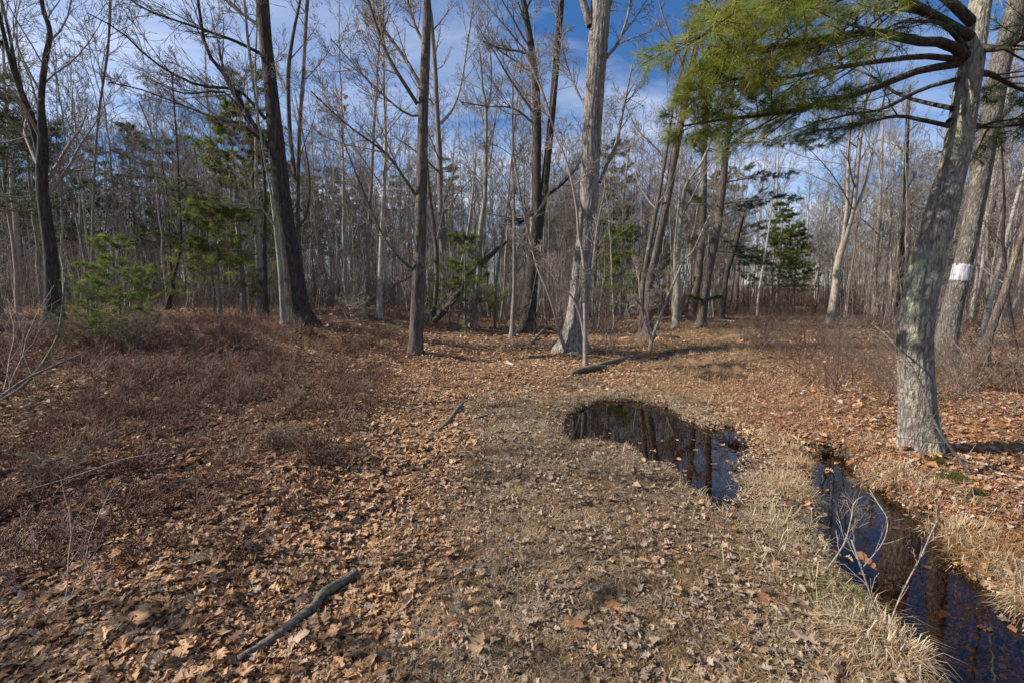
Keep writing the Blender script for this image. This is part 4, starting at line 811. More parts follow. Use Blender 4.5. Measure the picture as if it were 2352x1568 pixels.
def whip_arrays(seed, h):
    rng = np.random.default_rng(seed); p = 8; z = np.linspace(0, 1, p); P = np.zeros((3, p, 3))
    for i in range(3): P[i] = np.c_[np.cumsum(rng.normal(0, 0.05, (p, 2)), 0)+rng.normal(0, 0.25, 2), z*h*rng.uniform(0.6, 1.0)]
    R = (0.012+0.004*h)*(1-0.75*z)[None]*np.ones((3, 1))*0.8; b = Bag(); b.tubes(P, R, 4)
    C, R1 = spawn(rng, P, R, 11, 0.12, 1, (0.5, 1.1), (0.35, 1.0), 0.5, 5, 0.3, 0.13); R1 = np.maximum(R1, 0.0045); b.tubes(C, R1, 3)
    C, R2 = spawn(rng, C, R1, 4, 0.2, 1, (0.4, 1.0), (0.15, 0.5), 0.7, 3, 0.2, 0.15); b.tubes(C, np.maximum(R2, 0.0035), 3)
    V = np.concatenate(b.v); F = np.concatenate(b.f[4]); return V, np.concatenate([F[:, [0, 1, 2]], F[:, [0, 2, 3]]])
thicket()
# bare shrubs and underbrush ----------------------------------------------------------------------------
def shrub_arrays(seed, stems, h, spread, thick=1.0):
    rng = np.random.default_rng(seed); d = np.c_[rng.normal(0, spread, (stems, 2)), np.ones(stems)]; d = nrm(d); b = Bag(); p = 7
    P = np.zeros((stems, p, 3)); P[:, 0, :2] = rng.normal(0, 0.06*h, (stems, 2)); ln = h*rng.uniform(0.6, 1.1, stems)
    for s in range(1, p): d = nrm(d+rng.normal(0, 0.12, (stems, 3))); P[:, s] = P[:, s-1]+d*(ln/(p-1))[:, None]
    R = np.linspace(1, 0.3, p)[None]*(0.004+0.003*h)*(0.5+0.5*thick)*np.ones((stems, 1)); b.tubes(P, R, 3)
    C, R2 = spawn(rng, P, R, 5, 0.25, 1, (0.4, 1.0), (0.2*h, 0.4*h), 0.6, 4, 0.2, 0.18); b.tubes(C, np.maximum(R2, 0.0018*thick), 3)
    C, R2 = spawn(rng, C, R2, 2, 0.3, 1, (0.4, 1.0), (0.08*h, 0.2*h), 0.7, 3, 0.2, 0.18); b.tubes(C, np.maximum(R2, 0.0015*thick), 3)
    V = np.concatenate(b.v); F = np.concatenate(b.f[4]); return V, np.concatenate([F[:, [0, 1, 2]], F[:, [0, 2, 3]]])
SHR = [shrub_arrays(200+i, 5, 1.0, 0.45) for i in range(5)]
LOW = [shrub_arrays(250+i, 7, 0.5, 0.8, 2.4) for i in range(4)]
def brush():
    rng = np.random.default_rng(31); n = 6500; y = 5.5+85*rng.random(n*3)**1.25; u = rng.uniform(-150, 2500, n*3); x = (u-CX)/FPX*y
    pth = (np.abs(x-(0.25*y+1.2)) < 1.7) & (y < 24)
    dens = np.where(x < -3, 0.8, np.where(x > 0.5*y, 0.8, 0.4))*np.where(y > 16, 1.0, np.where(x > 0.33*y, 0.75, 0.3))
    keep = ~pth & (rng.random(n*3) < dens) & ~((y < 13) & (x > -2.8) & (x < 0.36*y+0.9)) & ~((y < 6.5) & (x > -3.2) & (x < 4.5)); x, y = x[keep][:n], y[keep][:n]; n = len(x)
    base = [(0.13, 0.085, 0.068), (0.19, 0.135, 0.105), (0.23, 0.18, 0.15), (0.11, 0.066, 0.052), (0.17, 0.11, 0.08)]
    tm = [make_mesh('brush', V, [F], MGRASS, np.repeat(np.array([c]), len(V), 0)) for (V, F), c in zip(SHR, base)]
    rot = np.c_[rng.normal(0, .12, n), rng.normal(0, .12, n), rng.uniform(0, 6.28, n)]; sc = rng.uniform(0.35, 1.0, n)*np.where((x < -1) & (y < 16), 0.6, 1.0)*(1+1.6*S(y, 18, 50))
    instancer('underbrush', tm, rng.integers(0, 5, n), np.c_[x, y, height(x, y)-0.02], rot, sc, 'low leafless underbrush of thin brown stems', 'underbrush')
    m = 3900; y = 2.2+11*rng.random(m)**0.8; x = -0.8-0.16*y-rng.random(m)**0.8*(1.05*y); k = rng.random(m) < np.clip(0.42+1.3*fbm(x*0.7, y*0.7, 12, 2), 0.06, 0.85); x, y = x[k], y[k]; n = len(x)
    tm = [make_mesh('low_brush', V, [F], MGRASS, np.repeat(np.array([c]), len(V), 0)) for (V, F), c in zip(LOW, [(0.20, 0.105, 0.075), (0.26, 0.155, 0.115), (0.15, 0.078, 0.057), (0.29, 0.20, 0.155)])]
    instancer('low_brush', tm, rng.integers(0, 4, n), np.c_[x, y, height(x, y)-0.02], np.c_[rng.normal(0, .15, n), rng.normal(0, .15, n), rng.uniform(0, 6.28, n)], rng.uniform(0.3, 0.75, n)*(0.8+0.2*S(y, 3, 6)), 'knee-low tangle of reddish-brown dead stems over the shaded slope', 'underbrush')
brush()
SHM = [make_mesh('bare_shrub', V, [F], BK['sprig'], smooth=True) for V, F in (shrub_arrays(300, 6, 1.3, 0.35), shrub_arrays(301, 8, 1.0, 0.6), shrub_arrays(302, 4, 1.6, 0.3))]
for i, (u, v, k, s, lab) in enumerate((
    (1400, 815, 0, 1.2, 'thin many-stemmed shrub between the massive pale tree and the leaning tree'), (1415, 822, 2, 0.9, 'shorter upright shrub in front of the many-stemmed one'), (1985, 775, 1, 1.1, 'tangled bare shrub in the grass near the forked grey tree'),
    (2050, 790, 0, 1.1, 'wiry bare shrub at the brushy edge before the big pine'), (1930, 768, 1, 0.9, 'low bare shrub where the path grass meets the brush'), (2290, 900, 2, 0.9, 'tall thin shrub in front of the mossy-footed leaning trunk'),
    (2335, 960, 1, 0.9, 'twiggy bare shrub on the orange needles at the frame edge'), (2200, 905, 0, 0.7, 'small bare shrub between the two pines'), (60, 800, 1, 1.0, 'pale twisted shrub in the shade of the fan-shaped tree'), (20, 905, 2, 1.0, 'tall arching shrub at the shaded frame edge'),
    (190, 880, 1, 0.6, 'small pale crooked shrub below the bright pine sapling'), (1070, 770, 2, 0.5, 'single thin shrub by the broken stump'), (165, 1410, 2, 0.42, 'upright dead weed stalk among large pale leaves'), (1940, 1180, 1, 0.45, 'wiry dry weed bush on the grassy ditch bank'), (2090, 845, 1, 0.7, 'bare shrub brushing the near side of the big pine'))):
    p = ground(u, v); o = link('bare_shrub', SHM[k], loc=(p[0], p[1], hz(p[0], p[1])-0.02)); o.scale = (s, s, s); o.rotation_euler = (0, 0, i*2.1); tag(o, lab, 'shrub', 'bare shrubs')
# pale curved branches at the shaded frame edge
stick('fallen_branch', 'long pale bent branch rising at the shaded frame edge', 'branch', [(-10,925,9,4.6),(60,880,9,4.9),(120,800,8,5.2),(140,740,7,5.3),(150,640,5,5.4)], 'dead', branches=6, blen=(0.3, 0.8), seed=51)
stick('fallen_branch', 'pale straight branch slanting up from the shaded slope', 'branch', [(-20,925,9,3.6),(60,870,8,3.9),(130,838,6,4.2),(190,810,4,4.4)], 'dead', branches=5, blen=(0.3, 0.6), seed=52)
stick('straw_stem', 'long bent straw-coloured stem arching over the reddish leaves', 'stem', [(60,1125,4,2.55),(180,1090,4,2.75),(280,1055,4,2.9),(375,1038,3,3.0)], 'sprig', seed=53)
stick('straw_stem', 'shorter straw stem lying on the shaded leaves', 'stem', [(395,1120,4),(440,1108,4),(475,1105,3)], 'sprig', on_ground=True, seed=54)

# ------------------------------------------------------------------ leaf litter
def oak_leaf(seed, curl, bend, hi=True):
    rng = np.random.default_rng(seed)
    if hi:
        ts = np.array([0.0, .10, .20, .29, .40, .50, .63, .73, .86, .93, 1.0]); ws = np.array([.012, .09, .20, .11, .33, .16, .37, .17, .22, .11, .0])
    else:
        ts = np.array([0.0, .33, .66, 1.0]); ws = np.array([.03, .32, .30, .0])
    n = len(ts); wl = ws*rng.uniform(0.75, 1.2, n); wr = ws*rng.uniform(0.75, 1.2, n); sh = np.where(ws > 0.13, 0.06, 0.0)
    mid = np.c_[rng.normal(0, 0.012, n), ts, np.zeros(n)]; lf = np.c_[-wl, ts+sh, np.zeros(n)]; rt = np.c_[wr, ts+sh, np.zeros(n)]
    V = np.concatenate([mid, lf[1:-1], rt[1:-1]]); V[:, 1] -= 0.5
    ph = rng.uniform(0, 6.28); V[:, 2] = curl*V[:, 0]**2*1.7 + bend*(V[:, 1]**2-0.1)*0.6 + 0.03*np.sin(V[:, 1]*9+ph)*np.sign(V[:, 0]) + 0.04*np.sin(V[:, 0]*14+ph)
    F = []; L = lambda i: n+i-1 if 0 < i < n-1 else (0 if i == 0 else n-1); Rr = lambda i: n+(n-2)+i-1 if 0 < i < n-1 else (0 if i == 0 else n-1)
    for i in range(n-1):
        for a, b, c in ((i, L(i+1), i+1), (i, L(i), L(i+1)), (i, i+1, Rr(i+1)), (i, Rr(i+1), Rr(i))):
            if len({a, b, c}) == 3: F.append((a, b, c))
    return V, np.array(F)
HI = [oak_leaf(i, c, b) for i, (c, b) in enumerate([(0.5, 0.3), (-0.6, 0.2), (1.3, -0.3), (0.2, 0.7), (-0.3, -0.6), (1.8, 0.2), (0.1, 0.1)])]
LO = [oak_leaf(20+i, c, b, False) for i, (c, b) in enumerate([(0.5, 0.3), (-0.6, 0.3), (1.5, -0.2), (0.1, 0.6), (-0.3, -0.6)])]
def quadleaf(c): return np.array([(-.22, -.1, 0), (0, -.5, c), (.22, .08, 0.02), (0, .5, -c*0.5), (0, 0, 0.08)]), np.array([(0, 1, 4), (1, 2, 4), (2, 3, 4), (3, 0, 4)])
QL = [quadleaf(0.12), quadleaf(-0.1), quadleaf(0.25)]
TAN = np.array([1.24, 1.18, 1.11])*np.array([(0.40,0.27,0.165), (0.33,0.205,0.12), (0.41,0.29,0.185), (0.27,0.16,0.09), (0.36,0.24,0.15), (0.20,0.115,0.065), (0.31,0.25,0.20)])
RED = np.array([1.12, 1.25, 1.38])*np.array([(0.20,0.085,0.045), (0.26,0.125,0.065), (0.15,0.07,0.042), (0.31,0.175,0.10), (0.22,0.115,0.07), (0.38,0.25,0.155), (0.10,0.05,0.035)])
GRY = np.array([1.08, 1.08, 1.08])*np.array([(0.22,0.175,0.14), (0.30,0.24,0.19), (0.16,0.115,0.085), (0.36,0.27,0.19), (0.11,0.075,0.055), (0.28,0.19,0.12)])
ORG = np.array([1.0, 1.08, 1.2])*np.array([(0.42,0.20,0.085), (0.36,0.16,0.065), (0.48,0.28,0.14), (0.30,0.13,0.055), (0.40,0.25,0.16), (0.25,0.11,0.055), (0.45,0.34,0.27)])
def zone(x, y):
    """weights: red slope, tan clearing, grey track, orange needles"""
    n = 0.9*fbm(x*0.9, y*0.9, 55, 2)
    trk = S(x+0.35*n+0.02*y, -0.75, 0.0)*(1-S(x+n*0.4-0.10*y, 1.7, 2.4))*(1-S(y+n*1.5, 6.0, 8.5))
    org = S(x+n*0.5-0.13*y, 2.0, 2.7)*(1-0.8*S(y, 6.5, 9.5))
    red = S(-x+n*1.3, 1.0, 2.6)*(1-0.45*S(y, 9, 16))*S(y, 1.6, 2.6)
    red = np.maximum(red, 0.75*S(y, 15, 24))
    t = np.clip(1-trk-org-red, 0.04, 1); w = np.stack([red, t, trk, org], -1); return w/w.sum(-1, keepdims=True)
def zone_colours(rng, x, y):
    w = zone(x, y); c = np.cumsum(w, 1); k = (rng.random(len(x))[:, None] > c).sum(1); k = np.clip(k, 0, 3)
    out = np.zeros((len(x), 3))
    for i, pal in enumerate((RED, TAN, GRY, ORG)):
        m = k == i; out[m] = pal[rng.integers(0, len(pal), m.sum())]
    return out*rng.uniform(0.7, 1.22, (len(x), 1)), w
def sample(rng, n, y0, y1, g, side=1.2):
    y = y0+(y1-y0)*rng.random(n)**g; x = rng.uniform(-1, 1, n)*(side*y+1.3); return x, y
def in_water(x, y, m=0.0): return np.minimum(np.minimum(sdf(x, y, PUDDLE), sdf(x, y, DITCH)), sdf(x, y, WET)) < m
def pathness(x, y): return np.exp(-((x-(0.27*y+1.3))/1.5)**2)+0.8*np.exp(-((x-(0.44*y+1.2))/1.8)**2)
def clear_of_sticks(x, y):
    k = np.ones(len(x), bool)
    for q in LYING:
        for i in range(len(q)): k &= (x-q[i, 0])**2+(y-q[i, 1])**2 > (q[i, 3]+0.035)**2
    return k
def litter():
    rng = np.random.default_rng(7)
    # lobed leaves near the camera
    x, y = sample(rng, 19500, 1.0, 5.0, 0.72); w = zone(x, y); keep = rng.random(len(x)) < (0.95*w[:, 0]+1.0*w[:, 1]+0.42*w[:, 2]+0.5*w[:, 3]); keep &= ~in_water(x, y, 0.0) | (rng.random(len(x)) < 0.2)
    x, y = x[keep], y[keep]; k2 = clear_of_sticks(x, y); x, y = x[k2], y[k2]; col, w = zone_colours(rng, x, y); n = len(x)
    P = np.c_[x, y, height(x, y)+rng.uniform(0.004, 0.04, n)+0.012*w[:, 2]]
    sz = rng.uniform(0.035, 0.085, n)*(1-0.25*w[:, 2])
    me = scatter_mesh('leaf_litter', HI, MLEAF, rng.integers(0, len(HI), n), P, rotations(rng, n, 0.40), sz, col)
    tag(link('leaf_litter', me), 'thick litter of lobed dry leaves on the near ground', 'leaf litter', kind='stuff')
    # leaves banked up at the feet of the trees
    ft = [(o.location.x, o.location.y) for o in bpy.data.objects if o.type == 'EMPTY' and o.parent is None and 3 < o.location.y < 26 and 'base_u' in o.keys()]
    a = rng.uniform(0, 6.283, (len(ft), 70)); q = 0.16+0.45*rng.random((len(ft), 70))**1.5; c = np.array(ft)
    x = (c[:, :1]+q*np.cos(a)).ravel(); y = (c[:, 1:]+q*np.sin(a)).ravel(); n = len(x); col, w = zone_colours(rng, x, y); P = np.c_[x, y, height(x, y)+(0.10*np.exp(-(q-0.16)/0.12)*rng.random(q.shape)).ravel()+0.01]
    me = scatter_mesh('banked_leaves', LO, MLEAF, rng.integers(0, len(LO), n), P, rotations(rng, n, 0.6), rng.uniform(0.05, 0.11, n), col)
    tag(link('banked_leaves', me), 'dry leaves banked up around the feet of the trees', 'leaf litter', kind='stuff')
    # middle distance
    x, y = sample(rng, 57000, 3.5, 14, 0.85); w = zone(x, y); keep = rng.random(len(x)) < (w[:, 0]+w[:, 1]+0.4*w[:, 2]+0.5*w[:, 3]); keep &= ~in_water(x, y, 0.0); keep &= rng.random(len(x)) > 0.65*np.clip(pathness(x, y), 0, 1)*S(y, 5.5, 8)
    x, y = x[keep], y[keep]; col, w = zone_colours(rng, x, y); n = len(x)
    P = np.c_[x, y, height(x, y)+rng.uniform(0.004, 0.035, n)]
    me = scatter_mesh('leaf_carpet', LO, MLEAF, rng.integers(0, len(LO), n), P, rotations(rng, n, 0.42), rng.uniform(0.04, 0.085, n), col)
    tag(link('leaf_carpet', me), 'carpet of tan and russet dry leaves across the clearing', 'leaf litter', kind='stuff')
    # far
    x, y = sample(rng, 36000, 11, 42, 1.0); n = len(x); col, w = zone_colours(rng, x, y)
    P = np.c_[x, y, height(x, y)+rng.uniform(0.0, 0.05, n)]
    me = scatter_mesh('far_leaf_carpet', QL, MLEAF, rng.integers(0, 3, n), P, rotations(rng, n, 0.55), rng.uniform(0.09, 0.2, n), col)
    tag(link('far_leaf_carpet', me), 'brown leaf carpet running back under the woods', 'leaf litter', kind='stuff')
    # crumbs: broken bits of leaf, in small drifts
    tm = []
    for pal in (RED, TAN, GRY, ORG):
        for v in range(3):
            m = 46; q = np.sqrt(rng.random(m))*0.11; a = rng.uniform(0, 6.283, m); col = pal[rng.integers(0, len(pal), m)]*rng.uniform(0.45, 1.15, (m, 1))
            tri = [(np.array([(-.5, -.3, 0), (.5, -.2, .1), (.35, .35, 0), (-.4, .4, .12)]), np.array([(0, 1, 2), (0, 2, 3)])), (np.array([(-.5, -.1, 0), (.2, -.35, .1), (.5, .3, 0), (-.1, .2, .2)]), np.array([(0, 1, 3), (1, 2, 3)])), (np.array([(-.7, -.12, 0), (.7, -.1, .1), (.6, .12, .2), (-.6, .1, .05)]), np.array([(0, 1, 2), (0, 2, 3)]))]
            tm.append(scatter_mesh('crumb_drift', tri, MLEAF, rng.integers(0, 3, m), np.c_[q*np.cos(a), q*np.sin(a), rng.uniform(0.0, 0.016, m)], rotations(rng, m, 0.65), rng.uniform(0.010, 0.030, m), col))
    x, y = sample(rng, 13500, 1.0, 9.0, 0.8); n = len(x); w = zone(x, y); k = np.clip((rng.random(n)[:, None] > np.cumsum(w, 1)).sum(1), 0, 3)
    gx = (height(x+0.08, y)-height(x-0.08, y))/0.16; gy = (height(x, y+0.08)-height(x, y-0.08))/0.16
    rot = np.c_[np.arctan(gy), -np.arctan(gx), np.zeros(n)]
    instancer('leaf_crumbs', tm, k*3+rng.integers(0, 3, n), np.c_[x, y, height(x, y)+0.002], rot, rng.uniform(0.8, 1.3, n), 'broken crumbs of dead leaves matted on the ground', 'leaf litter')
litter()
def blades(rng, x, y, z, length, width, elev, col, az=None, droop=0.5):
    n = len(x); a = rng.uniform(0, 6.283, n) if az is None else az; e = elev
    d = np.c_[np.cos(a)*np.cos(e), np.sin(a)*np.cos(e), np.sin(e)]; sd = np.c_[-np.sin(a), np.cos(a), np.zeros(n)]*(width*0.5)[:, None]
    p0 = np.c_[x, y, z]; p1 = p0+d*(length*0.55)[:, None]; d2 = d.copy(); d2[:, 2] -= droop; d2[:, :2] += rng.normal(0, 0.25, (n, 2)); d2 = nrm(d2); p2 = p1+d2*(length*0.45)[:, None]
    V = np.stack([p0-sd, p0+sd, p1-sd*0.8, p1+sd*0.8, p2], 1).reshape(-1, 3); k = np.arange(n)[:, None]*5
    F = np.concatenate([k+np.array([[0, 1, 3]]), k+np.array([[0, 3, 2]]), k+np.array([[2, 3, 4]])]); return V, F, np.repeat(col, 5, 0)
def grass():
    rng = np.random.default_rng(17); b = Bag()
    x, y = sample(rng, 60000, 1.0, 8.8, 0.72); w = zone(x, y); dw = np.minimum(sdf(x, y, PUDDLE), sdf(x, y, DITCH))
    clump = fbm(x*2.3, y*2.3, 91, 2)
    keep = (rng.random(len(x)) < (0.95*w[:, 2]+0.35*w[:, 3]+0.04*w[:, 1])*np.clip(0.8+clump*1.6, 0.3, 1)) & (dw > 0.02)
    x, y, dw = x[keep], y[keep], dw[keep]; n = len(x); col = STRAW[rng.integers(0, 6, n)]*rng.uniform(0.6, 1.25, (n, 1))*np.array([0.98, 0.98, 1.02])
    b.add(*blades(rng, x, y, height(x, y), rng.uniform(0.035, 0.11, n), rng.uniform(0.002, 0.0048, n), rng.uniform(0.02, 0.55, n), col))
    # longer straw round the water and on the ridge between puddle and ditch
    x = rng.uniform(0.6, 4.2, 120000); y = rng.uniform(1.1, 8.0, 120000); d1 = sdf(x, y, PUDDLE); d2 = sdf(x, y, DITCH)
    pr = np.maximum(np.exp(-np.abs(d1-0.08)/0.07)*0.35, np.exp(-np.abs(d2-0.15)/0.16))*np.clip(0.5+fbm(x*2.8, y*2.8, 33, 2)*2, 0.03, 1)
    keep = (rng.random(len(x)) < pr) & (np.minimum(d1, d2) > 0.015); x, y = x[keep], y[keep]; n = len(x); col = STRAW[rng.integers(0, 6, n)]*rng.uniform(0.75, 1.15, (n, 1))
    b.add(*blades(rng, x, y, height(x, y), rng.uniform(0.08, 0.24, n), rng.uniform(0.002, 0.0042, n), rng.uniform(0.15, 1.25, n), col, droop=0.9))
    # sparse straw along the path further back
    x, y = sample(rng, 60000, 6, 22, 0.8); pth = pathness(x, y)
    keep = rng.random(len(x)) < pth*0.6; x, y = x[keep], y[keep]; n = len(x); col = STRAW[rng.integers(0, 6, n)]*rng.uniform(0.6, 1.05, (n, 1))*np.array([1.05, 0.95, 0.85])
    b.add(*blades(rng, x, y, height(x, y), rng.uniform(0.08, 0.3, n), rng.uniform(0.004, 0.008, n), rng.uniform(0.2, 1.2, n), col, droop=0.9))
    # fallen pine needles round the big pine
    x = rng.uniform(2.0, 7.5, 60000); y = rng.uniform(2.2, 9, 60000); keep = zone(x, y)[:, 3] > rng.random(len(x)); x, y = x[keep], y[keep]; n = len(x)
    col = ORG[rng.integers(0, 5, n)]*rng.uniform(0.7, 1.1, (n, 1))
    b.add(*blades(rng, x, y, height(x, y)+0.004, rng.uniform(0.05, 0.1, n), rng.uniform(0.002, 0.004, n), rng.uniform(-0.05, 0.25, n), col, droop=0.1))
    # short matted grass of the track, in many small mats
    def mats(m, r, l0, l1, w0, w1, e0, e1, pal, dark, droop=0.7):
        q = np.sqrt(rng.random(m))*r; a = rng.uniform(0, 6.283, m); col = pal[rng.integers(0, len(pal), m)]*rng.uniform(dark, 1.1, (m, 1))
        V, F, C = blades(rng, q*np.cos(a), q*np.sin(a), rng.uniform(0, 0.008, m), rng.uniform(l0, l1, m), rng.uniform(w0, w1, m), rng.uniform(e0, e1, m), col, droop=droop)
        return make_mesh('grass_mat', V, [F], MGRASS, C, False)
    dull = STRAW*np.array([0.80, 0.71, 0.62])
    tm = [mats(90, 0.075, 0.02, 0.065, 0.0013, 0.0028, 0.02, 0.75, dull, 0.3) for _ in range(6)]+[mats(70, 0.06, 0.03, 0.08, 0.0015, 0.003, 0.1, 0.9, STRAW, 0.5) for _ in range(3)]+[mats(46, 0.10, 0.08, 0.26, 0.002, 0.004, 0.3, 1.35, STRAW*np.array([1.0, 0.9, 0.78]), 0.5) for _ in range(4)]
    x, y = sample(rng, 40000, 1.0, 9.0, 0.74); w = zone(x, y); dw = np.minimum(sdf(x, y, PUDDLE), sdf(x, y, DITCH)); cl = fbm(x*1.7, y*1.7, 61, 2)
    keep = (rng.random(len(x)) < 0.9*w[:, 2]+0.12*w[:, 3]+0.03*w[:, 1]) & (dw > 0.03); x, y, cl = x[keep], y[keep], cl[keep]; n = len(x)
    k = np.where((rng.random(n) < 0.22+0.9*cl), 6+rng.integers(0, 3, n), rng.integers(0, 6, n))
    # taller straw between the water and the big pine and along the path
    x2, y2 = sample(rng, 26000, 3.2, 20, 0.8); d2 = np.minimum(sdf(x2, y2, PUDDLE), sdf(x2, y2, DITCH)); side = np.exp(-((x2-(0.30*y2+1.35))/0.75)**2)*(1-S(y2, 8, 11))
    keep = (rng.random(len(x2)) < np.maximum(0.55*side, 0.42*np.clip(pathness(x2, y2), 0, 1)*S(y2, 6, 8))*np.clip(0.75+1.5*fbm(x2*1.3, y2*1.3, 71, 2), 0.1, 1)) & (d2 > 0.05); x2, y2 = x2[keep], y2[keep]; m = len(x2)
    x = np.r_[x, x2]; y = np.r_[y, y2]; k = np.r_[k, 9+rng.integers(0, 4, m)]; sc = np.r_[rng.uniform(0.8, 1.25, n), rng.uniform(0.45, 0.9, m)*(1+0.5*S(y2, 8, 14))]
    instancer('matted_grass', tm, k, np.c_[x, y, height(x, y)], np.c_[rng.normal(0, .1, n+m), rng.normal(0, .1, n+m), rng.uniform(0, 6.28, n+m)], sc, 'short matted dead grass of the track and straw along the path', 'grass')
    tag(link('dead_grass', b.mesh('dead_grass', MGRASS, False)), 'matted straw-coloured dead grass and fallen needles', 'grass', kind='stuff')
grass()
def tussock(label, u, v, n, ln, w, cols, seed, lean=0.0):
    rng = np.random.default_rng(seed); p = ground(u, v); x = rng.normal(0, w, n); y = rng.normal(0, w*0.8, n); col = cols[rng.integers(0, len(cols), n)]*rng.uniform(0.75, 1.15, (n, 1))
    az = np.arctan2(y, x)+rng.normal(0, 0.7, n)
    V, F, C = blades(rng, x, y, height(x+p[0], y+p[1])-hz(p[0], p[1]), rng.uniform(0.6, 1.1, n)*ln, rng.uniform(0.002, 0.004, n), rng.uniform(0.25, 1.3, n), col, az, 1.0)
    o = link('grass_tussock', make_mesh('grass_tussock', V, [F], MGRASS, C, False), loc=(p[0], p[1], hz(p[0], p[1]))); tag(o, label, 'grass tussock', 'grass tussocks by the water')
GRN = np.array([(0.13, 0.16, 0.04), (0.20, 0.20, 0.07), (0.10, 0.13, 0.03)]); RUST = np.array([(0.26, 0.14, 0.04), (0.34, 0.20, 0.07), (0.20, 0.10, 0.03)])
tussock('pale dry grass tussock drooping over the upper end of the ditch', 2020, 1082, 500, 0.20, 0.09, STRAW, 1)
tussock('large pale tussock with blades combed down the far ditch bank', 2190, 1225, 700, 0.20, 0.08, STRAW, 2)
tussock('rust-brown mossy tussock on the far bank by the frame edge', 2270, 1275, 1100, 0.15, 0.16, RUST, 3)
tussock('pale tussock at the lower end of the far ditch bank', 2370, 1392, 500, 0.20, 0.07, STRAW, 4)
tussock('green-tipped grass tussock on the near bank of the ditch', 1915, 1372, 500, 0.13, 0.07, GRN, 5)
tussock('straw tussock on the narrow ridge between puddle and ditch', 1790, 1120, 700, 0.22, 0.13, STRAW, 6)
tussock('straw tussock hanging over the near corner of the puddle', 1560, 1065, 600, 0.13, 0.14, STRAW, 7)
tussock('dry tussock on the near bank at the bottom of the ditch', 2030, 1500, 700, 0.20, 0.12, STRAW, 8)
tussock('bleached grassy clump in the muddy hollow of the path', 1675, 778, 500, 0.25, 0.15, STRAW, 9)
def moss(label, u, v, r, seed):
    rng = np.random.default_rng(seed); p = ground(u, v); n = 1600; a = rng.uniform(0, 6.28, n); q = np.sqrt(rng.random(n))*r*(1+0.25*np.sin(3*a+seed)); x, y = q*np.cos(a), q*np.sin(a)*0.7
    z = height(x+p[0], y+p[1])-hz(p[0], p[1])+0.035*np.clip(1-(q/r)**2, 0, 1); col = np.array([(0.07, 0.085, 0.012), (0.12, 0.125, 0.02), (0.10, 0.085, 0.02)])[rng.integers(0, 3, n)]
    V, F, C = blades(rng, x, y, z, rng.uniform(0.012, 0.03, n), rng.uniform(0.003, 0.006, n), rng.uniform(0.3, 1.4, n), col)
    tag(link('moss_cushion', make_mesh('moss_cushion', V, [F], MGRASS, C, False), loc=(p[0], p[1], hz(p[0], p[1]))), label, 'moss', 'moss cushions near the big pine')
moss('small moss cushion right below the big pine', 2150, 1066, 0.10, 1); moss('wide moss cushion below the big pine, towards the ditch', 2190, 1105, 0.15, 2); moss('last small moss cushion nearest the frame edge', 2236, 1138, 0.07, 3)

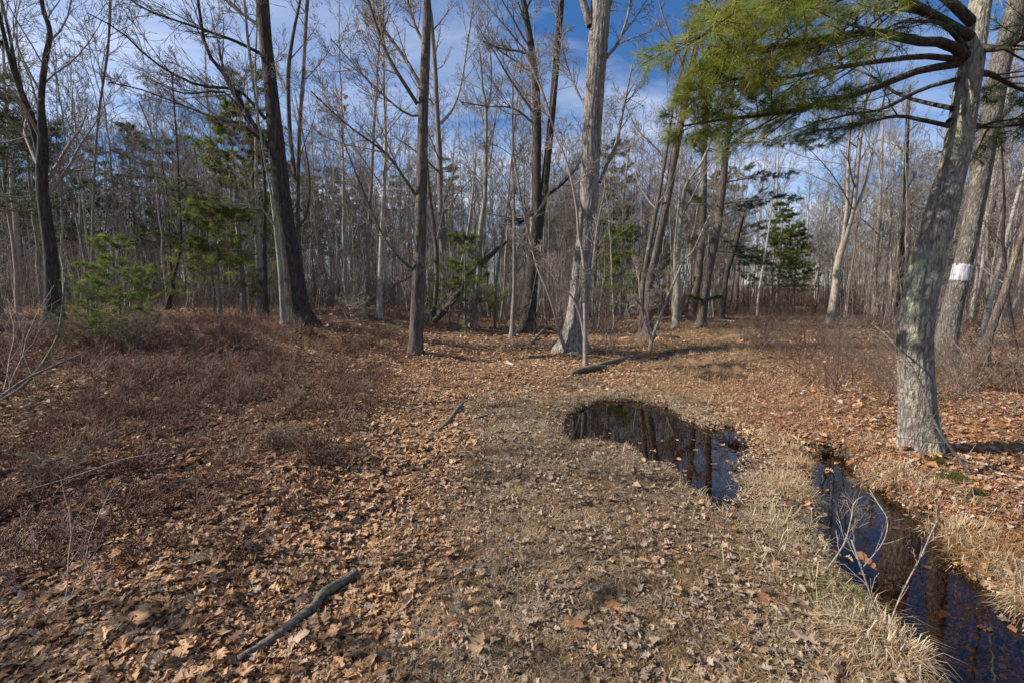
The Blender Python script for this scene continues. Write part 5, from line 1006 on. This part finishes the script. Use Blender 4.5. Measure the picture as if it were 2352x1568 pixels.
# single leaves one can pick out -----------------------------------------------------------------------
FORM = ['gently cupped', 'arched', 'tightly curled', 'bent-up', 'humped', 'rolled-in', 'flat']
LAND = [(680, 1440, 'beside the dark weathered branch'), (120, 1480, 'in the shaded front corner'), (260, 1080, 'around the long bent straw stem'), (560, 1010, 'near the tiny pale seedling'), (1010, 1080, 'below the short rotten branch'), (1400, 1130, 'on the track before the puddle'),
        (1200, 1300, 'in the middle of the track'), (1250, 1500, 'at the front of the track'), (1750, 1450, 'on the track by the ditch grass'), (480, 1250, 'on the reddish slope behind the dark branch'), (850, 1200, 'where the slope meets the track'), (180, 1290, 'on the slope by the dead weed stalk'), (380, 1530, 'in front of the dark branch, shaded side'), (900, 1530, 'in front of the dark branch tip')]
def single_leaves():
    rng = np.random.default_rng(23); pals = {'tan': TAN, 'russet': RED, 'grey-brown': GRY, 'orange-brown': ORG}; lib = {}
    for nm, pal in pals.items():
        lib[nm] = []
        for i, (V, F) in enumerate(HI):
            for j in range(2):
                c = pal[(i*2+j) % len(pal)]*rng.uniform(0.95, 1.3); lib[nm].append(make_mesh('oak_leaf', V, [F], MLEAF, np.repeat(c[None], len(V), 0)))
    def put(nm, x, y, z, s, tilt, label, group, k=None, up=0.0):
        me = lib[nm][int(rng.integers(0, 14)) if k is None else k]; o = link('oak_leaf', me, loc=(x, y, z)); o.scale = (s, s, s)
        o.rotation_euler = (rng.normal(up, tilt), rng.normal(0, tilt), rng.uniform(0, 6.28)); tag(o, label, 'leaf', group); return o
    for u, v, s, nm, lab in ((1755,1385,0.115,'orange-brown','large orange-brown oak leaf lying flat on the matted track'), (1403,1405,0.125,'orange-brown','broad brown oak leaf nearest the camera on the track'), (1325,1445,0.12,'russet','pair-lobed russet leaf beside the broad brown one'),
        (885,1375,0.105,'tan','pale star-lobed leaf near the end of the dark branch'), (930,1335,0.10,'tan','curled pale leaf beyond the dark branch tip'), (685,1490,0.125,'tan','crumpled tan leaf just under the dark branch'), (1100,1505,0.12,'grey-brown','folded grey-brown leaf at the front edge of the track'), (1850,1490,0.12,'tan','long pale leaf by the ditch grass'),
        (1085,1235,0.08,'tan','small pale leaf in the middle of the track'), (270,1250,0.13,'tan','large pale leaf catching sun on the shaded slope'), (330,1440,0.12,'tan','big pale leaf in the shaded corner'), (1660,1015,0.07,'orange-brown','light leaf at the far rim of the puddle')):
        p = ground(u, v); put(nm, p[0], p[1], hz(p[0], p[1])+0.03, s, 0.15, lab, None)
    p = at(1990, 1285, 2.05); o = put('orange-brown', p[0], p[1], p[2], 0.10, 0.1, 'bright orange-brown leaf caught on a shoot over the ditch', None, up=0.4)
    m = 0
    for u, v in ((1520,1010),(1555,1008),(1592,1008),(1400,993),(1560,1052),(1670,1058),(1440,1030),(1495,1062),(1760,1110),(1640,1063),(1720,1075),(1500,1035),(1660,1020),(1715,1045),(1470,1015),(1598,1032)):
        p = at_z(u, v, W1+0.006)
        if sdf(np.array([p[0]]), np.array([p[1]]), PUDDLE)[0] > -0.03: continue
        put(('russet', 'orange-brown', 'grey-brown')[m % 3], p[0], p[1], W1+0.004, rng.uniform(0.045, 0.08), 0.06, 'small leaf floating on the puddle', 'leaves floating on the puddle'); m += 1
    for u, v in ((2180,1160),(2215,1185),(1925,1060),(1905,1080),(2080,1180),(2060,1210),(2260,1440),(2130,1300)):
        p = at_z(u, v, W2+0.006)
        if sdf(np.array([p[0]]), np.array([p[1]]), DITCH)[0] > -0.03: continue
        put('russet', p[0], p[1], W2+0.004, rng.uniform(0.05, 0.08), 0.06, 'small leaf floating on the ditch water', 'leaves floating in the ditch')
    n = 0
    while n < 26:
        j = n % 2; poly, wl = ((DITCH, W2), (PUDDLE, W1))[j]; q = np.array(poly); x = rng.uniform(*sorted((q[:, 0].min(), q[:, 0].max()))); y = rng.uniform(max(1.6, q[:, 1].min()), q[:, 1].max()); d = sdf(np.array([x]), np.array([y]), poly)[0]
        if d > -0.03 or d < -0.16: continue
        put(('russet', 'grey-brown')[n % 3 == 0], x, y, wl+0.005, rng.uniform(0.04, 0.075), 0.1, ('small leaf floating on the ditch water', 'small leaf floating on the puddle')[j], ('leaves floating in the ditch', 'leaves floating on the puddle')[j]); n += 1
    n = 0
    while n < 240:
        u = rng.uniform(-20, 2050); v = 940+620*rng.random()**0.62; p = ground(u, v)
        if in_water(np.array([p[0]]), np.array([p[1]]), 0.05)[0]: continue
        w = zone(np.array([p[0]]), np.array([p[1]]))[0]
        if rng.random() > 1-0.55*w[2]: continue
        i = int(rng.choice(4, p=w)); nm = ('russet', 'tan', 'grey-brown', 'orange-brown')[i]
        if rng.random() < 0.25: nm = 'tan'
        place = min(LAND, key=lambda q: (q[0]-u)**2+(1.6*(q[1]-v))**2)[2]; k = int(rng.integers(0, 14)); form = FORM[k//2]
        put(nm, p[0], p[1], hz(p[0], p[1])+rng.uniform(0.008, 0.024), rng.uniform(0.055, 0.1), 0.3, f"{form} {nm} oak leaf {place}", f"fallen oak leaves {place}", k); n += 1
single_leaves()
# a few leaves still hanging on twigs
def hanging():
    rng = np.random.default_rng(3); V, F = HI[2]; me = make_mesh('hanging_leaf', V, [F], MLEAF, np.repeat(np.array([[0.30, 0.12, 0.05]]), len(V), 0))
    for u, v, Y, s, lab in ((735,143,9.0,0.12,'rust-coloured dead leaf still hanging beside the tallest dark tree, upper'), (714,495,9.0,0.12,'rust-coloured dead leaf hanging lower beside the tallest dark tree'), (795,225,8.5,0.12,'dark dead leaf hanging against the clouds'), (791,250,8.5,0.12,'second dark dead leaf hanging just under the other')):
        p = at(u, v, Y); o = link('hanging_leaf', me, loc=p); o.scale = (s, s, s); o.rotation_euler = (rng.uniform(0.8, 2), rng.uniform(-1, 1), rng.uniform(0, 6)); tag(o, lab, 'leaf')
hanging()
